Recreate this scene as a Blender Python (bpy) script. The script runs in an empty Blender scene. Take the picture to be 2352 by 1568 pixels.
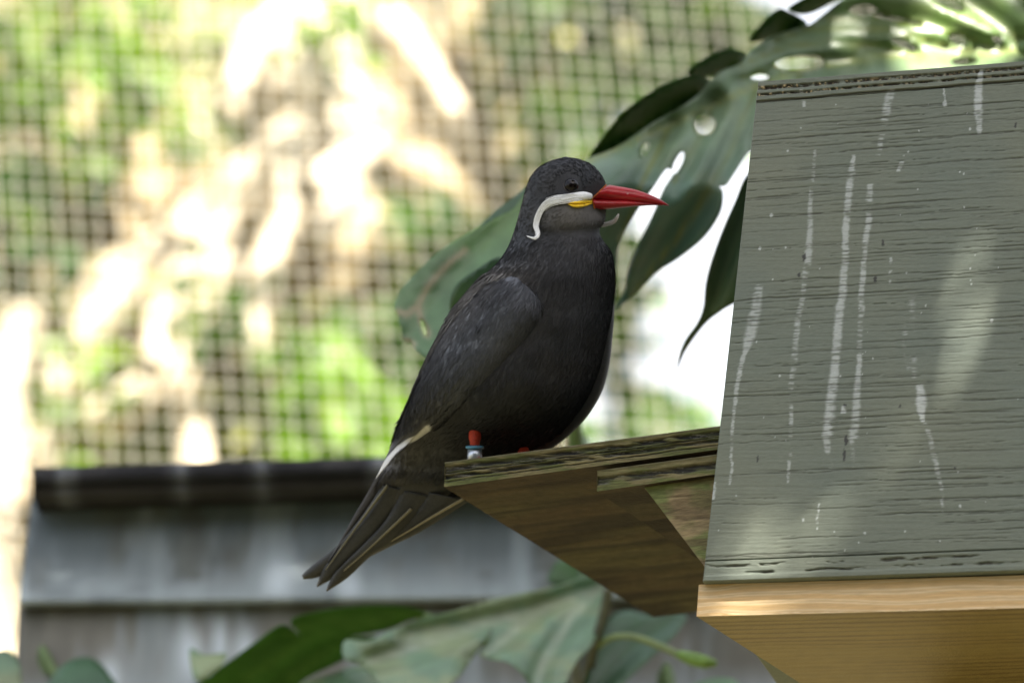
import bpy, bmesh, math, random
import numpy as np
from mathutils import Vector, geometry
from mathutils.bvhtree import BVHTree

random.seed(7)
RNG = np.random.default_rng(7)
scene = bpy.context.scene
COL = scene.collection

# ------------------------------------------------------------------ camera
PITCH = math.radians(18.5)
CAM = np.array([0.0, 0.0, 1.5])
FWD = np.array([0.0, math.cos(PITCH), math.sin(PITCH)])
UPV = np.array([0.0, -math.sin(PITCH), math.cos(PITCH)])
RGT = np.array([1.0, 0.0, 0.0])
cam_d = bpy.data.cameras.new('camera')
cam = bpy.data.objects.new('camera', cam_d)
COL.objects.link(cam)
cam.location = CAM
cam.rotation_euler = (math.pi / 2 + PITCH, 0, 0)
cam_d.lens = 150
cam_d.sensor_width = 36
cam_d.clip_start = 0.05
cam_d.clip_end = 2000
cam_d.dof.use_dof = True
cam_d.dof.focus_distance = 2.895
cam_d.dof.aperture_fstop = 5.5
scene.camera = cam

# ------------------------------------------------------------------ light
SUN_EL = math.radians(52)
SUN_AZ = math.radians(152)          # clockwise from +Y: behind the camera, a little to the right
SUN = np.array([math.sin(SUN_AZ) * math.cos(SUN_EL), math.cos(SUN_AZ) * math.cos(SUN_EL), math.sin(SUN_EL)])
world = bpy.data.worlds.new('World')
scene.world = world
world.use_nodes = True
wn = world.node_tree
sky = wn.nodes.new('ShaderNodeTexSky')
sky.sky_type = 'NISHITA'
sky.sun_disc = False
sky.sun_elevation = SUN_EL
sky.sun_rotation = SUN_AZ
sky.dust_density = 4.0
wn.nodes['Background'].inputs['Strength'].default_value = 0.052
wtc = wn.nodes.new('ShaderNodeTexCoord')
wno = wn.nodes.new('ShaderNodeTexNoise'); wno.inputs['Scale'].default_value = 4.0; wno.inputs['Detail'].default_value = 5
wmr = wn.nodes.new('ShaderNodeMapRange')
wmr.inputs['From Min'].default_value = 0.38; wmr.inputs['From Max'].default_value = 0.62
wmr.inputs['To Min'].default_value = 0.08; wmr.inputs['To Max'].default_value = 0.85
wmx = wn.nodes.new('ShaderNodeMix'); wmx.data_type = 'RGBA'
wmx.inputs[7].default_value = (6.0, 6.1, 6.3, 1)
wn.links.new(wtc.outputs['Generated'], wno.inputs['Vector'])
wn.links.new(wno.outputs['Fac'], wmr.inputs['Value'])
wn.links.new(wmr.outputs[0], wmx.inputs[0])
wn.links.new(sky.outputs[0], wmx.inputs[6])
wn.links.new(wmx.outputs[2], wn.nodes['Background'].inputs['Color'])
sl = bpy.data.lights.new('sun', 'SUN')
sl.energy = 5.0
sl.angle = math.radians(0.55)
sl.color = (1.0, 0.95, 0.86)
so = bpy.data.objects.new('sun', sl)
COL.objects.link(so)
so.rotation_euler = Vector(-SUN).to_track_quat('-Z', 'Y').to_euler()
scene.view_settings.view_transform = 'Standard'
scene.view_settings.look = 'None'
scene.view_settings.gamma = 1
scene.view_settings.exposure = 2.62
scene.cycles.use_denoising = True
scene.cycles.max_bounces = 8
scene.cycles.sample_clamp_indirect = 6

# ------------------------------------------------------------------ helpers
# a pixel (u, v) is on a 2352 x 1568 grid; d is the distance along the view axis
K = 0.12 / 1176.0


def P(u, v, d):
    return CAM + d * (FWD + (u - 1176.0) * K * RGT + (784.0 - v) * K * UPV)


def PV3(u, v, d):
    u = np.asarray(u, float); v = np.asarray(v, float); d = np.asarray(d, float)
    return CAM + d[..., None] * (FWD + ((u - 1176.0) * K)[..., None] * RGT + ((784.0 - v) * K)[..., None] * UPV)


def ray(u, v):
    return FWD + (u - 1176.0) * K * RGT + (784.0 - v) * K * UPV


def onz(u, v, z):
    r = ray(u, v)
    return CAM + r * ((z - CAM[2]) / r[2])


def onplane(u, v, p0, n):
    r = ray(u, v)
    return CAM + r * (np.dot(np.asarray(p0) - CAM, n) / np.dot(r, n))


def topix(X):
    q = np.asarray(X) - CAM
    d = q @ FWD
    return 1176.0 + (q @ RGT) / d / K, 784.0 - (q @ UPV) / d / K, d


def norm(a):
    a = np.asarray(a, float)
    return a / np.linalg.norm(a)


def hash2(ix, iy, seed):
    h = (ix.astype(np.int64) * 374761393 + iy.astype(np.int64) * 668265263 + seed * 974634777) & 0x7fffffff
    h = ((h ^ (h >> 13)) * 1274126177) & 0x7fffffff
    h = h ^ (h >> 16)
    return (h & 0xffff) / 65535.0


def vnoise(x, y, seed=0):
    x = np.asarray(x, float); y = np.asarray(y, float)
    x, y = np.broadcast_arrays(x, y)
    ix = np.floor(x); iy = np.floor(y)
    fx = x - ix; fy = y - iy
    fx = fx * fx * (3 - 2 * fx); fy = fy * fy * (3 - 2 * fy)
    ix = ix.astype(np.int64); iy = iy.astype(np.int64)
    a = hash2(ix, iy, seed); b = hash2(ix + 1, iy, seed)
    c = hash2(ix, iy + 1, seed); d = hash2(ix + 1, iy + 1, seed)
    return (a * (1 - fx) + b * fx) * (1 - fy) + (c * (1 - fx) + d * fx) * fy


def fbm(x, y, seed=0, o=4):
    s = 0; a = 0.5; t = 0
    for i in range(o):
        s = s + a * vnoise(np.asarray(x) * 2 ** i, np.asarray(y) * 2 ** i, seed + i * 17)
        t += a; a *= 0.5
    return s / t


def sstep(a, b, x):
    t = np.clip((x - a) / (b - a), 0, 1)
    return t * t * (3 - 2 * t)


def mixc(c, c2, m):
    return c * (1 - m[..., None]) + np.asarray(c2) * m[..., None]


def seg_dist(U, V, pts):
    best = np.full(np.shape(U), 1e9)
    for (x0, y0), (x1, y1) in zip(pts[:-1], pts[1:]):
        dx, dy = x1 - x0, y1 - y0
        t = np.clip(((U - x0) * dx + (V - y0) * dy) / (dx * dx + dy * dy + 1e-9), 0, 1)
        best = np.minimum(best, np.hypot(U - x0 - t * dx, V - y0 - t * dy))
    return best


def crom(pts, n=6, closed=True):
    p = np.asarray(pts, float); m = len(p); out = []
    rng = range(m) if closed else range(m - 1)
    for i in rng:
        if closed:
            a, b, c, d = p[(i - 1) % m], p[i], p[(i + 1) % m], p[(i + 2) % m]
        else:
            a, b, c, d = p[max(i - 1, 0)], p[i], p[i + 1], p[min(i + 2, m - 1)]
        for k in range(n):
            t = k / n
            out.append(0.5 * (2 * b + (c - a) * t + (2 * a - 5 * b + 4 * c - d) * t * t + (3 * b - a - 3 * c + d) * t ** 3))
    if not closed:
        out.append(p[-1])
    return np.array(out)


def inside(poly, X, Y):
    poly = np.asarray(poly); r = np.zeros(np.shape(X), bool)
    x1, y1 = poly[-1]
    for x2, y2 in poly:
        c = ((y2 > Y) != (y1 > Y)) & (X < (x1 - x2) * (Y - y2) / (y1 - y2 + 1e-12) + x2)
        r ^= c
        x1, y1 = x2, y2
    return r


def mesh_np(name, V, F, C=None, smooth=True):
    """V (n,3); F list of faces or an int array of quads/tris; C (n,3) linear colour"""
    me = bpy.data.meshes.new(name)
    V = np.asarray(V, np.float32)
    if isinstance(F, np.ndarray):
        k = F.shape[1]
        me.vertices.add(len(V)); me.vertices.foreach_set('co', V.ravel())
        me.loops.add(F.size); me.loops.foreach_set('vertex_index', F.ravel().astype(np.int32))
        me.polygons.add(len(F))
        me.polygons.foreach_set('loop_start', np.arange(0, F.size, k, dtype=np.int32))
        me.update(calc_edges=True)
    else:
        me.from_pydata([tuple(map(float, x)) for x in V], [], [tuple(int(i) for i in f) for f in F])
    if C is not None:
        C = np.asarray(C, np.float32)
        at = me.color_attributes.new('Col', 'FLOAT_COLOR', 'POINT')
        at.data.foreach_set('color', np.concatenate([C, np.ones((len(C), 1), np.float32)], 1).ravel())
    if smooth:
        me.polygons.foreach_set('use_smooth', np.ones(len(me.polygons), bool))
    me.update()
    return me


class MB:
    """collects vertices, faces and colours of one mesh"""
    def __init__(s):
        s.v = []; s.f = []; s.c = []; s.n = 0

    def add(s, V, F, C):
        V = np.asarray(V, float).reshape(-1, 3)
        C = np.asarray(C, float)
        if C.ndim == 1:
            C = np.tile(C, (len(V), 1))
        s.v.append(V); s.c.append(C)
        s.f += [tuple(int(i) + s.n for i in f) for f in F]
        s.n += len(V)

    def mesh(s, name, smooth=True):
        return mesh_np(name, np.concatenate(s.v), s.f, np.concatenate(s.c), smooth)


def link(name, me, mat, parent=None, kind=None):
    o = bpy.data.objects.new(name, me)
    COL.objects.link(o)
    if mat is not None:
        me.materials.append(mat)
    if parent is not None:
        o.parent = parent
        o.matrix_parent_inverse = parent.matrix_world.inverted()
    if kind:
        o['kind'] = kind
    return o


def thing(name, label, cat, loc, group=None):
    o = bpy.data.objects.new(name, None)
    o.empty_display_size = 0.1
    COL.objects.link(o)
    o.location = tuple(float(x) for x in loc)
    bpy.context.view_layer.update()
    o['label'] = label; o['category'] = cat
    if group:
        o['group'] = group
    return o


def grid_faces(nu, nv, wrap_u=False):
    """quads for a (nv+1) x (nu+1) lattice (or nu columns when wrapped)"""
    w = nu if wrap_u else nu + 1
    i, j = np.meshgrid(np.arange(nu), np.arange(nv))
    a = j * w + i; b = j * w + (i + 1) % w
    return np.stack([a, b, b + w, a + w], -1).reshape(-1, 4)


def tube(path, rad, seg=8, flat=None):
    """tube along path (n,3) with radii; flat = (scale, axis) squashes it along an axis"""
    path = np.asarray(path, float); n = len(path)
    rad = np.broadcast_to(np.asarray(rad, float), (n,))
    T = np.gradient(path, axis=0)
    T /= np.linalg.norm(T, axis=1)[:, None] + 1e-12
    ref = np.array([0.0, 0.0, 1.0]) if abs(T[0][2]) < 0.9 else np.array([1.0, 0, 0])
    V = []
    nrm = norm(np.cross(T[0], ref))
    for i in range(n):
        nrm = nrm - T[i] * np.dot(nrm, T[i]); nrm = norm(nrm)
        b = np.cross(T[i], nrm)
        a = np.linspace(0, 2 * np.pi, seg, endpoint=False)
        ring = (np.cos(a)[:, None] * nrm + np.sin(a)[:, None] * b) * rad[i]
        if flat is not None:
            ax = norm(flat[1])
            ring = ring - (ring @ ax)[:, None] * ax * (1 - flat[0])
        V.append(path[i] + ring)
    V = np.concatenate(V)
    F = [tuple(f) for f in grid_faces(seg, n - 1, True)]
    F.append(tuple(range(seg))[::-1]); F.append(tuple(range((n - 1) * seg, n * seg)))
    return V, F


def prism(poly, vec):
    """poly: list of coplanar points, extruded by vec"""
    p = np.asarray(poly, float); n = len(p)
    V = np.concatenate([p, p + np.asarray(vec)])
    F = [tuple(range(n))[::-1], tuple(range(n, 2 * n))]
    F += [(i, (i + 1) % n, (i + 1) % n + n, i + n) for i in range(n)]
    return V, F


# ------------------------------------------------------------------ materials
def new_mat(name):
    m = bpy.data.materials.new(name)
    m.use_nodes = True
    nt = m.node_tree
    return m, nt, nt.nodes['Principled BSDF']


def col_mat(name, rough=0.6, spec=0.3, nscale=0, namp=0.0, bump=0.0, bscale=200, stretch=(1, 1, 1), sheen=0):
    """colour from the mesh's own colour layer, broken up by noise, with fine relief"""
    m, nt, b = new_mat(name)
    at = nt.nodes.new('ShaderNodeAttribute'); at.attribute_name = 'Col'
    b.inputs['Roughness'].default_value = rough
    b.inputs['Specular IOR Level'].default_value = spec
    if sheen:
        b.inputs['Sheen Weight'].default_value = sheen
    out = at.outputs['Color']
    tc = nt.nodes.new('ShaderNodeTexCoord')
    mp = nt.nodes.new('ShaderNodeMapping'); mp.inputs['Scale'].default_value = stretch
    nt.links.new(tc.outputs['Object'], mp.inputs['Vector'])
    if namp:
        no = nt.nodes.new('ShaderNodeTexNoise'); no.inputs['Scale'].default_value = nscale; no.inputs['Detail'].default_value = 5
        nt.links.new(mp.outputs[0], no.inputs['Vector'])
        mr = nt.nodes.new('ShaderNodeMapRange')
        mr.inputs['From Min'].default_value = 0.3; mr.inputs['From Max'].default_value = 0.7
        mr.inputs['To Min'].default_value = 1 - namp; mr.inputs['To Max'].default_value = 1 + namp
        nt.links.new(no.outputs['Fac'], mr.inputs['Value'])
        vm = nt.nodes.new('ShaderNodeVectorMath'); vm.operation = 'SCALE'
        nt.links.new(out, vm.inputs[0]); nt.links.new(mr.outputs[0], vm.inputs['Scale'])
        out = vm.outputs[0]
    nt.links.new(out, b.inputs['Base Color'])
    if bump:
        n2 = nt.nodes.new('ShaderNodeTexNoise'); n2.inputs['Scale'].default_value = bscale; n2.inputs['Detail'].default_value = 4
        nt.links.new(mp.outputs[0], n2.inputs['Vector'])
        bp = nt.nodes.new('ShaderNodeBump'); bp.inputs['Strength'].default_value = bump; bp.inputs['Distance'].default_value = 0.002
        nt.links.new(n2.outputs['Fac'], bp.inputs['Height'])
        nt.links.new(bp.outputs[0], b.inputs['Normal'])
    return m


def leaf_mat(name, trans=0.3, rough=0.35, spec=0.5, tcol=(1.5, 1.7, 0.5), namp=0.15, nscale=30):
    m = col_mat(name, rough, spec, nscale, namp, 0.25, 60)
    nt = m.node_tree
    b = nt.nodes['Principled BSDF']
    out = nt.nodes['Material Output']
    src = b.inputs['Base Color'].links[0].from_socket
    vm = nt.nodes.new('ShaderNodeVectorMath'); vm.operation = 'MULTIPLY'
    vm.inputs[1].default_value = tcol
    nt.links.new(src, vm.inputs[0])
    tr = nt.nodes.new('ShaderNodeBsdfTranslucent')
    nt.links.new(vm.outputs[0], tr.inputs['Color'])
    mx = nt.nodes.new('ShaderNodeMixShader'); mx.inputs['Fac'].default_value = trans
    nt.links.new(b.outputs[0], mx.inputs[1]); nt.links.new(tr.outputs[0], mx.inputs[2])
    nt.links.new(mx.outputs[0], out.inputs['Surface'])
    return m


M = {}
M['paint'] = col_mat('painted_plywood', 0.62, 0.3, 260, 0.10, 0.25, 900, (1, 1, 9))
M['rawwood'] = col_mat('weathered_wood', 0.75, 0.2, 140, 0.25, 0.5, 500, (1, 1, 6))
M['pine'] = col_mat('new_pine', 0.5, 0.35, 90, 0.08, 0.2, 500, (1, 1, 8))
M['plume'] = col_mat('plumage', 0.6, 0.2, 420, 0.09, 0.14, 900, (1, 1, 0.45), 0.0)
M['vane'] = col_mat('flight_feather', 0.5, 0.25, 500, 0.12, 0.15, 700)
M['white'] = col_mat('white_plume', 0.6, 0.2, 600, 0.05, 0.2, 1500)
M['bill'] = col_mat('bill_horn', 0.32, 0.4, 260, 0.12, 0.12, 400, (0.5, 1, 2.5))
M['skin'] = col_mat('leg_skin', 0.45, 0.4, 700, 0.2, 0.5, 1400)
M['wattle'] = col_mat('wattle_skin', 0.42, 0.4, 500, 0.08, 0.2, 900)
M['metal'] = col_mat('band_metal', 0.35, 0.5)
M['metal'].node_tree.nodes['Principled BSDF'].inputs['Metallic'].default_value = 0.8
M['band'] = col_mat('band_plastic', 0.35, 0.5)
M['eye'] = col_mat('eye_gloss', 0.02, 0.25)
M['leaf'] = leaf_mat('monstera_leaf', 0.20, 0.38, 0.45, (1.3, 1.6, 0.45), 0.2, 30)
M['leaf_under'] = leaf_mat('leaf_underside', 0.12, 0.7, 0.12, (1.0, 1.5, 0.3), 0.2, 30)
M['stem'] = col_mat('leaf_stalk', 0.5, 0.4, 120, 0.2, 0.3, 300)
M['crown'] = leaf_mat('tree_leaf', 0.2, 0.45, 0.35)
M['shrub'] = leaf_mat('shrub_leaf', 0.32, 0.4, 0.4, (1.5, 1.8, 0.4))
M['bark'] = col_mat('bark', 0.85, 0.1, 18, 0.35, 0.8, 40, (1, 1, 0.4))
M['soil'] = col_mat('soil', 0.9, 0.1, 5, 0.45, 0.8, 18)
M['wire'] = col_mat('galvanised_wire', 0.55, 0.4)
M['siding'] = col_mat('siding_paint', 0.55, 0.35, 20, 0.12, 0.2, 120, (2.5, 1, 0.6))
M['rubber'] = col_mat('roofing_felt', 0.7, 0.25, 30, 0.3, 0.4, 120)

# ------------------------------------------------------------------ ground and bank
me = mesh_np('ground', [(-150, -150, 0), (150, -150, 0), (150, 150, 0), (-150, 150, 0)], [(0, 1, 2, 3)],
             np.tile([0.065, 0.060, 0.035], (4, 1)))
link('ground', me, M['soil'], None, 'structure')


def bank_y(x, z):
    """front of the earth bank: steep, rough, falling away to the right"""
    y = 9.2 + 0.28 * z + 0.5 * (fbm(x * 0.9 + 3, z * 0.9, 5, 3) - 0.5) + 0.14 * (fbm(x * 5, z * 5, 9, 3) - 0.5)
    return y


def bank_top(x):
    # height of its rim (the sky shows beyond it on the right)
    return 7.6 - 4.4 * sstep(0.02, 0.24, x) + 0.5 * fbm(x * 2, x * 0, 31, 2) - 1.0 * sstep(1.2, 3.5, x)


nx, nz = 170, 120
xs = np.linspace(-7, 6, nx + 1); ts = np.linspace(0, 1, nz + 1)
X, T = np.meshgrid(xs, ts)
TOP = bank_top(X)
Z = np.minimum(T / 0.85, 1) * TOP - 0.2
Y = bank_y(X, Z) + np.maximum(T - 0.85, 0) * 40
Z = Z + np.maximum(T - 0.85, 0) * 1.5
C = np.zeros(X.shape + (3,)) + [0.27, 0.21, 0.125]
C = mixc(C, [0.36, 0.30, 0.20], sstep(0.45, 0.7, fbm(X * 6, Z * 6, 41, 3)))
C = mixc(C, [0.12, 0.10, 0.05], sstep(0.52, 0.72, fbm(X * 4 + 9, Z * 4, 43, 3)))
C = mixc(C, [0.12, 0.16, 0.05], sstep(0.5, 0.7, fbm(X * 2.5 + 4, Z * 2.5, 47, 3)) * 0.8)
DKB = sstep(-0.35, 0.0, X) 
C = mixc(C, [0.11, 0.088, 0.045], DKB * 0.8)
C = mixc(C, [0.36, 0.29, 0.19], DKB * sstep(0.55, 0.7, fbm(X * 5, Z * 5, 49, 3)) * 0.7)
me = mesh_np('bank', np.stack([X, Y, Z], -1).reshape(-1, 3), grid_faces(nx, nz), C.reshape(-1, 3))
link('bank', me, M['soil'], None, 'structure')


def bank_point(u, v, off=0.0):
    """where the view ray of a pixel meets the bank, moved off towards the camera"""
    return bank_points(np.array([u]), np.array([v]), off)[0]


def bank_points(u, v, off=0.0):
    r = FWD + ((u - 1176.0) * K)[:, None] * RGT + ((784.0 - v) * K)[:, None] * UPV
    d = np.full(len(r), 11.0)
    for _ in range(12):
        q = CAM + r * d[:, None]
        d += (bank_y(q[:, 0], q[:, 2]) - q[:, 1]) / r[:, 1] * 0.8
    return CAM + r * (d - off)[:, None]


# ------------------------------------------------------------------ foreground nest box
PB0 = P(1615, 1335, 2.828)
PB1 = P(2352, 1310, 2.780)
pdir = norm([PB1[0] - PB0[0], PB1[1] - PB0[1], 0])
pn = np.array([pdir[1], -pdir[0], 0.0])        # faces the camera
BACK = -pn


def panel_pt(u, v, off=0.0):
    return onplane(u, v, PB0 + BACK * off, pn)


def relief(name, quad_px, nu, nv, paint, mat, parent, pt, depth_vec, normal, round_corner=0):
    """board whose front face is a fine lattice carved and coloured by paint(U, V) -> height, colour"""
    (a, b, c, d) = quad_px
    s, t = np.meshgrid(np.linspace(0, 1, nu + 1), np.linspace(0, 1, nv + 1))
    U = (a[0] * (1 - s) + b[0] * s) * (1 - t) + (d[0] * (1 - s) + c[0] * s) * t
    V = (a[1] * (1 - s) + b[1] * s) * (1 - t) + (d[1] * (1 - s) + c[1] * s) * t
    A, B, Cc, D = [pt(*q) for q in quad_px]
    X = ((A * (1 - s)[..., None] + B * s[..., None]) * (1 - t)[..., None]
         + (D * (1 - s)[..., None] + Cc * s[..., None]) * t[..., None])
    H, C = paint(U, V, s, t)
    edge = np.minimum(np.minimum(s * (nu), (1 - s) * nu), np.minimum(t * nv, (1 - t) * nv))
    H = np.where(edge < 0.5, H - 0.0012, H)       # worn arris
    X = X + H[..., None] * normal
    V3 = X.reshape(-1, 3); F = grid_faces(nu, nv)[:, ::-1]
    # sides and back
    rim = ([(0, i) for i in range(nu + 1)] + [(j, nu) for j in range(1, nv + 1)]
           + [(nv, i) for i in range(nu - 1, -1, -1)] + [(j, 0) for j in range(nv - 1, 0, -1)])
    ridx = np.array([j * (nu + 1) + i for j, i in rim])
    base = len(V3)
    Vb = V3[ridx] + depth_vec
    m = len(ridx)
    k = np.arange(m)
    F2 = np.stack([ridx[k], ridx[(k + 1) % m], base + (k + 1) % m, base + k], -1)
    corners = [0, nu, nu + nv, 2 * nu + nv]
    F3 = np.array([[base + q for q in corners]])
    CC = C.reshape(-1, 3)
    me = mesh_np(name, np.concatenate([V3, Vb]), np.concatenate([F, F2, F3]), np.concatenate([CC, CC[ridx]]), True)
    return link(name, me, mat, parent)


def cracks(U, V, n, seed, ulo, uhi, vlo, vhi, slope0, slope1, wid=(1.2, 2.6), length=(60, 520)):
    r = np.random.default_rng(seed)
    D = np.zeros(U.shape); W = np.zeros(U.shape)
    for i in range(n):
        v0 = vlo + (vhi - vlo) * (((i * 0.61803) % 1.0) + r.uniform(-.004, .004)); u0 = r.uniform(ulo - 120, uhi)
        L = r.uniform(*length); w = r.uniform(*wid) * (0.6 + 0.4 * L / length[1]); dep = r.uniform(0.45, 1.0)
        sl = slope0 + (slope1 - slope0) * (v0 - vlo) / (vhi - vlo)
        rows = (V > v0 - 90) & (V < v0 + 90) & (U > u0) & (U < u0 + L)
        if not rows.any():
            continue
        uu = U[rows]
        line = v0 + sl * (uu - 1990) + 5 * (vnoise(uu / 110.0, uu * 0 + i, seed) - .5) + 2.0 * (vnoise(uu / 19.0, uu * 0 + i, seed + 5) - .5) + 0.008 * (uu - u0) * r.uniform(-1, 1)
        tap = sstep(0, 0.25, (uu - u0) / L) * sstep(0, 0.2, 1 - (uu - u0) / L)
        ww = w * (0.35 + 0.75 * tap) * (0.6 + 0.8 * vnoise(uu / 25.0, uu * 0 + i, seed + 9))
        q = np.exp(-((V[rows] - line) / ww) ** 2) * dep * (0.25 + 0.75 * tap)
        D[rows] = np.maximum(D[rows], q)
        # a raised lip of paint under each crack
        W[rows] = np.maximum(W[rows], np.exp(-((V[rows] - line - 3.2) / 2.5) ** 2) * dep * tap)
    return D, W


def streak(U, V, pts, st, seed):
    """whitewash run: ragged, catching on the grain"""
    m = np.zeros(U.shape)
    for (x0, y0, w0), (x1, y1, w1) in zip(pts[:-1], pts[1:]):
        dy = y1 - y0
        t = (V - y0) / dy
        ok = (t >= -0.02) & (t <= 1.02)
        tc = np.clip(t, 0, 1)
        cx = x0 + (x1 - x0) * tc + 5 * (vnoise(V / 40.0, V * 0, seed) - .5)
        w = (w0 + (w1 - w0) * tc) * 0.40
        prof = sstep(1.3, 0.45, np.abs(U - cx + 5 * (fbm(U / 9.0, V / 5.0, seed + 21, 2) - .5)) / np.maximum(w, 1))
        m = np.maximum(m, prof * ok)
    grain = fbm(U / 26.0, V / 3.6, seed + 3, 3)
    patch = fbm(U / 30.0, V / 60.0, seed + 8, 3)
    return np.clip(m * sstep(0.62 - 0.42 * st, 0.78 - 0.3 * st, 0.55 * grain + 0.45 * patch), 0, 1) * min(1, 0.45 + 0.55 * st)


PAINT = np.array([0.158, 0.178, 0.138])


def paint_common(U, V, seed):
    g = fbm(U / 90.0, V / 3.2, seed, 4)
    g2 = fbm(U / 30.0, V / 1.6 , seed + 7, 3)
    b = fbm(U / 240.0, V / 200.0, seed + 11, 3)
    C = PAINT * (0.90 + 0.16 * g + 0.12 * b)[..., None] + np.array([0.012, 0.004, -0.006]) * (b - .5)[..., None] * 2
    H = 0.00030 * (g - .5) + 0.00016 * (g2 - .5)
    return H, C


STREAKS = [
    ([(2050, 205, 26), (2040, 262, 26), (2026, 320, 18), (2016, 372, 14)], .55),
    ([(2254, 160, 12), (2252, 200, 24), (2251, 262, 24), (2254, 310, 14)], .95),
    ([(1962, 360, 10), (1957, 405, 22), (1948, 520, 20), (1940, 640, 22), (1931, 740, 26), (1919, 850, 26), (1910, 925, 30), (1903, 1006, 32)], .72),
    ([(1903, 1006, 22), (1908, 1080, 14)], .4),
    ([(2002, 430, 18), (1996, 520, 20), (1986, 610, 16), (1980, 700, 18), (1976, 850, 16), (1970, 930, 24), (1962, 1012, 28)], .6),
    ([(1960, 1012, 16), (1964, 1100, 8)], .35),
    ([(1872, 350, 8), (1864, 480, 14), (1856, 600, 22), (1846, 690, 14), (1832, 745, 18), (1826, 830, 20), (1818, 930, 14), (1814, 1110, 8)], .5),
    ([(1744, 662, 22), (1734, 720, 34), (1722, 775, 36), (1710, 822, 14), (1692, 890, 14), (1684, 960, 10), (1678, 1120, 8)], .62),
    ([(2114, 892, 22), (2118, 935, 34), (2124, 975, 10)], 1.0),
    ([(2128, 980, 16), (2150, 1060, 18), (2166, 1130, 10), (2170, 1180, 8)], .45),
    ([(1640, 1112, 14), (1637, 1150, 14)], 1.0),
    ([(1842, 205, 10), (1846, 246, 12)], .6),
    ([(2078, 362, 8), (2064, 398, 14)], .7),
    ([(2050, 600, 8), (2046, 660, 8)], .4),
    ([(1887, 1160, 6), (1880, 1206, 8)], .7),
    ([(2088, 640, 40), (2092, 800, 40), (2100, 900, 20)], .2),
    ([(2170, 200, 6), (2174, 245, 9)], .7),
    ([(1942, 940, 14), (1942, 956, 14)], 1.0),
]
SPOTS = [(1772, 501, 5), (2172, 240, 6), (1745, 578, 4), (2280, 745, 4), (1963, 1310, 4), (2208, 1165, 4), (1810, 350, 3), (1848, 1196, 4), (2230, 300, 4), (1990, 1225, 3)]
DARKS = [(1946, 1018, 5, 12), (1942, 1050, 4, 14), (1848, 598, 5, 9), (1836, 640, 4, 6), (2031, 566, 4, 9), (2013, 650, 4, 8), (1741, 1060, 3, 9), (1944, 938, 4, 4), (2334, 290, 4, 8), (2070, 940, 3, 4), (2196, 1080, 3, 3)]


def paint_panel(U, V, s, t):
    H, C = paint_common(U, V, 3)
    D, W = cracks(U, V, 230, 21, 1600, 2420, 190, 1330, -0.080, -0.030, (0.6, 1.25), (120, 700))
    D2, W2 = cracks(U, V, 420, 22, 1600, 2420, 190, 1330, -0.080, -0.030, (0.6, 1.1), (20, 130))
    D2 = D2 * 0.6
    H = H + 0.00006 * W - 0.0007 * D - 0.0003 * D2
    C = C * (1 + 0.05 * W)[..., None]
    white = np.zeros(U.shape)
    for i, (p, st) in enumerate(STREAKS):
        white = np.maximum(white, streak(U, V, p, st, 60 + 3 * i))
    r = np.random.default_rng(5)
    spots = list(SPOTS) + [(r.uniform(1640, 2340), r.uniform(240, 1290), r.uniform(1.2, 2.6)) for _ in range(70)]
    for (x, y, q) in spots:
        ok = (abs(U - x) < 3 * q) & (abs(V - y) < 3 * q)
        if ok.any():
            dd = np.hypot(U[ok] - x, (V[ok] - y) * 0.8) + 2.2 * (vnoise(U[ok] / 3, V[ok] / 3, int(x)) - .5)
            white[ok] = np.maximum(white[ok], sstep(q, q * 0.5, dd))
    C = mixc(C, [0.66, 0.70, 0.69], white * 0.58)
    H = H + 0.00010 * white
    for (x, y, a, b) in DARKS:
        dd = np.hypot((U - x) / a, (V - y) / b) + 0.9 * (vnoise(U / 3.0, V / 3.0, int(y)) - .5)
        C = mixc(C, [0.035, 0.033, 0.035], sstep(1.1, 0.6, dd) * 0.85)
    C = mixc(C, [0.040, 0.037, 0.028], np.clip(D * 1.0, 0, 0.72))
    C = mixc(C, [0.09, 0.09, 0.07], np.clip(D2 * 0.7, 0, 0.5))
    return H, C


def paint_roof_edge(U, V, s, t):
    H, C = paint_common(U, V, 5)
    q = t + 0.06 * (fbm(U / 60.0, V * 0, 71, 3) - .5)
    rough = fbm(U / 7.0, V / 4.0, 72, 3)
    for (c0, hw, sd) in ((0.34, 0.12, 1), (0.66, 0.085, 2)):
        band = sstep(hw, hw * 0.35, np.abs(q - c0)) * sstep(0.28, 0.50, fbm(U / 45.0, V / 30.0, 73 + sd, 2) + 0.22)
        H = H - 0.0022 * band * (0.35 + 0.9 * rough)
        C = mixc(C, [0.055, 0.045, 0.032], band * sstep(0.30, 0.55, rough) * 0.95)
        crumb = band * sstep(0.60, 0.70, fbm(U / 5.5, V / 5.0, 77 + sd, 2)) * (0.35 + 0.65 * sstep(2100, 1780, U))
        C = mixc(C, [0.42, 0.33, 0.18], crumb)
        H = H + 0.0018 * crumb
    line = sstep(0.05, 0.015, np.abs(q - 0.96))
    H = H - 0.0016 * line
    C = mixc(C, [0.04, 0.037, 0.03], line * 0.9)
    for i, (p, st) in enumerate(STREAKS[:2] + STREAKS[11:12]):
        C = mixc(C, [0.62, 0.66, 0.64], streak(U, V, p, st * .8, 60 + 3 * i) * 0.7)
    return H, C


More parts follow.
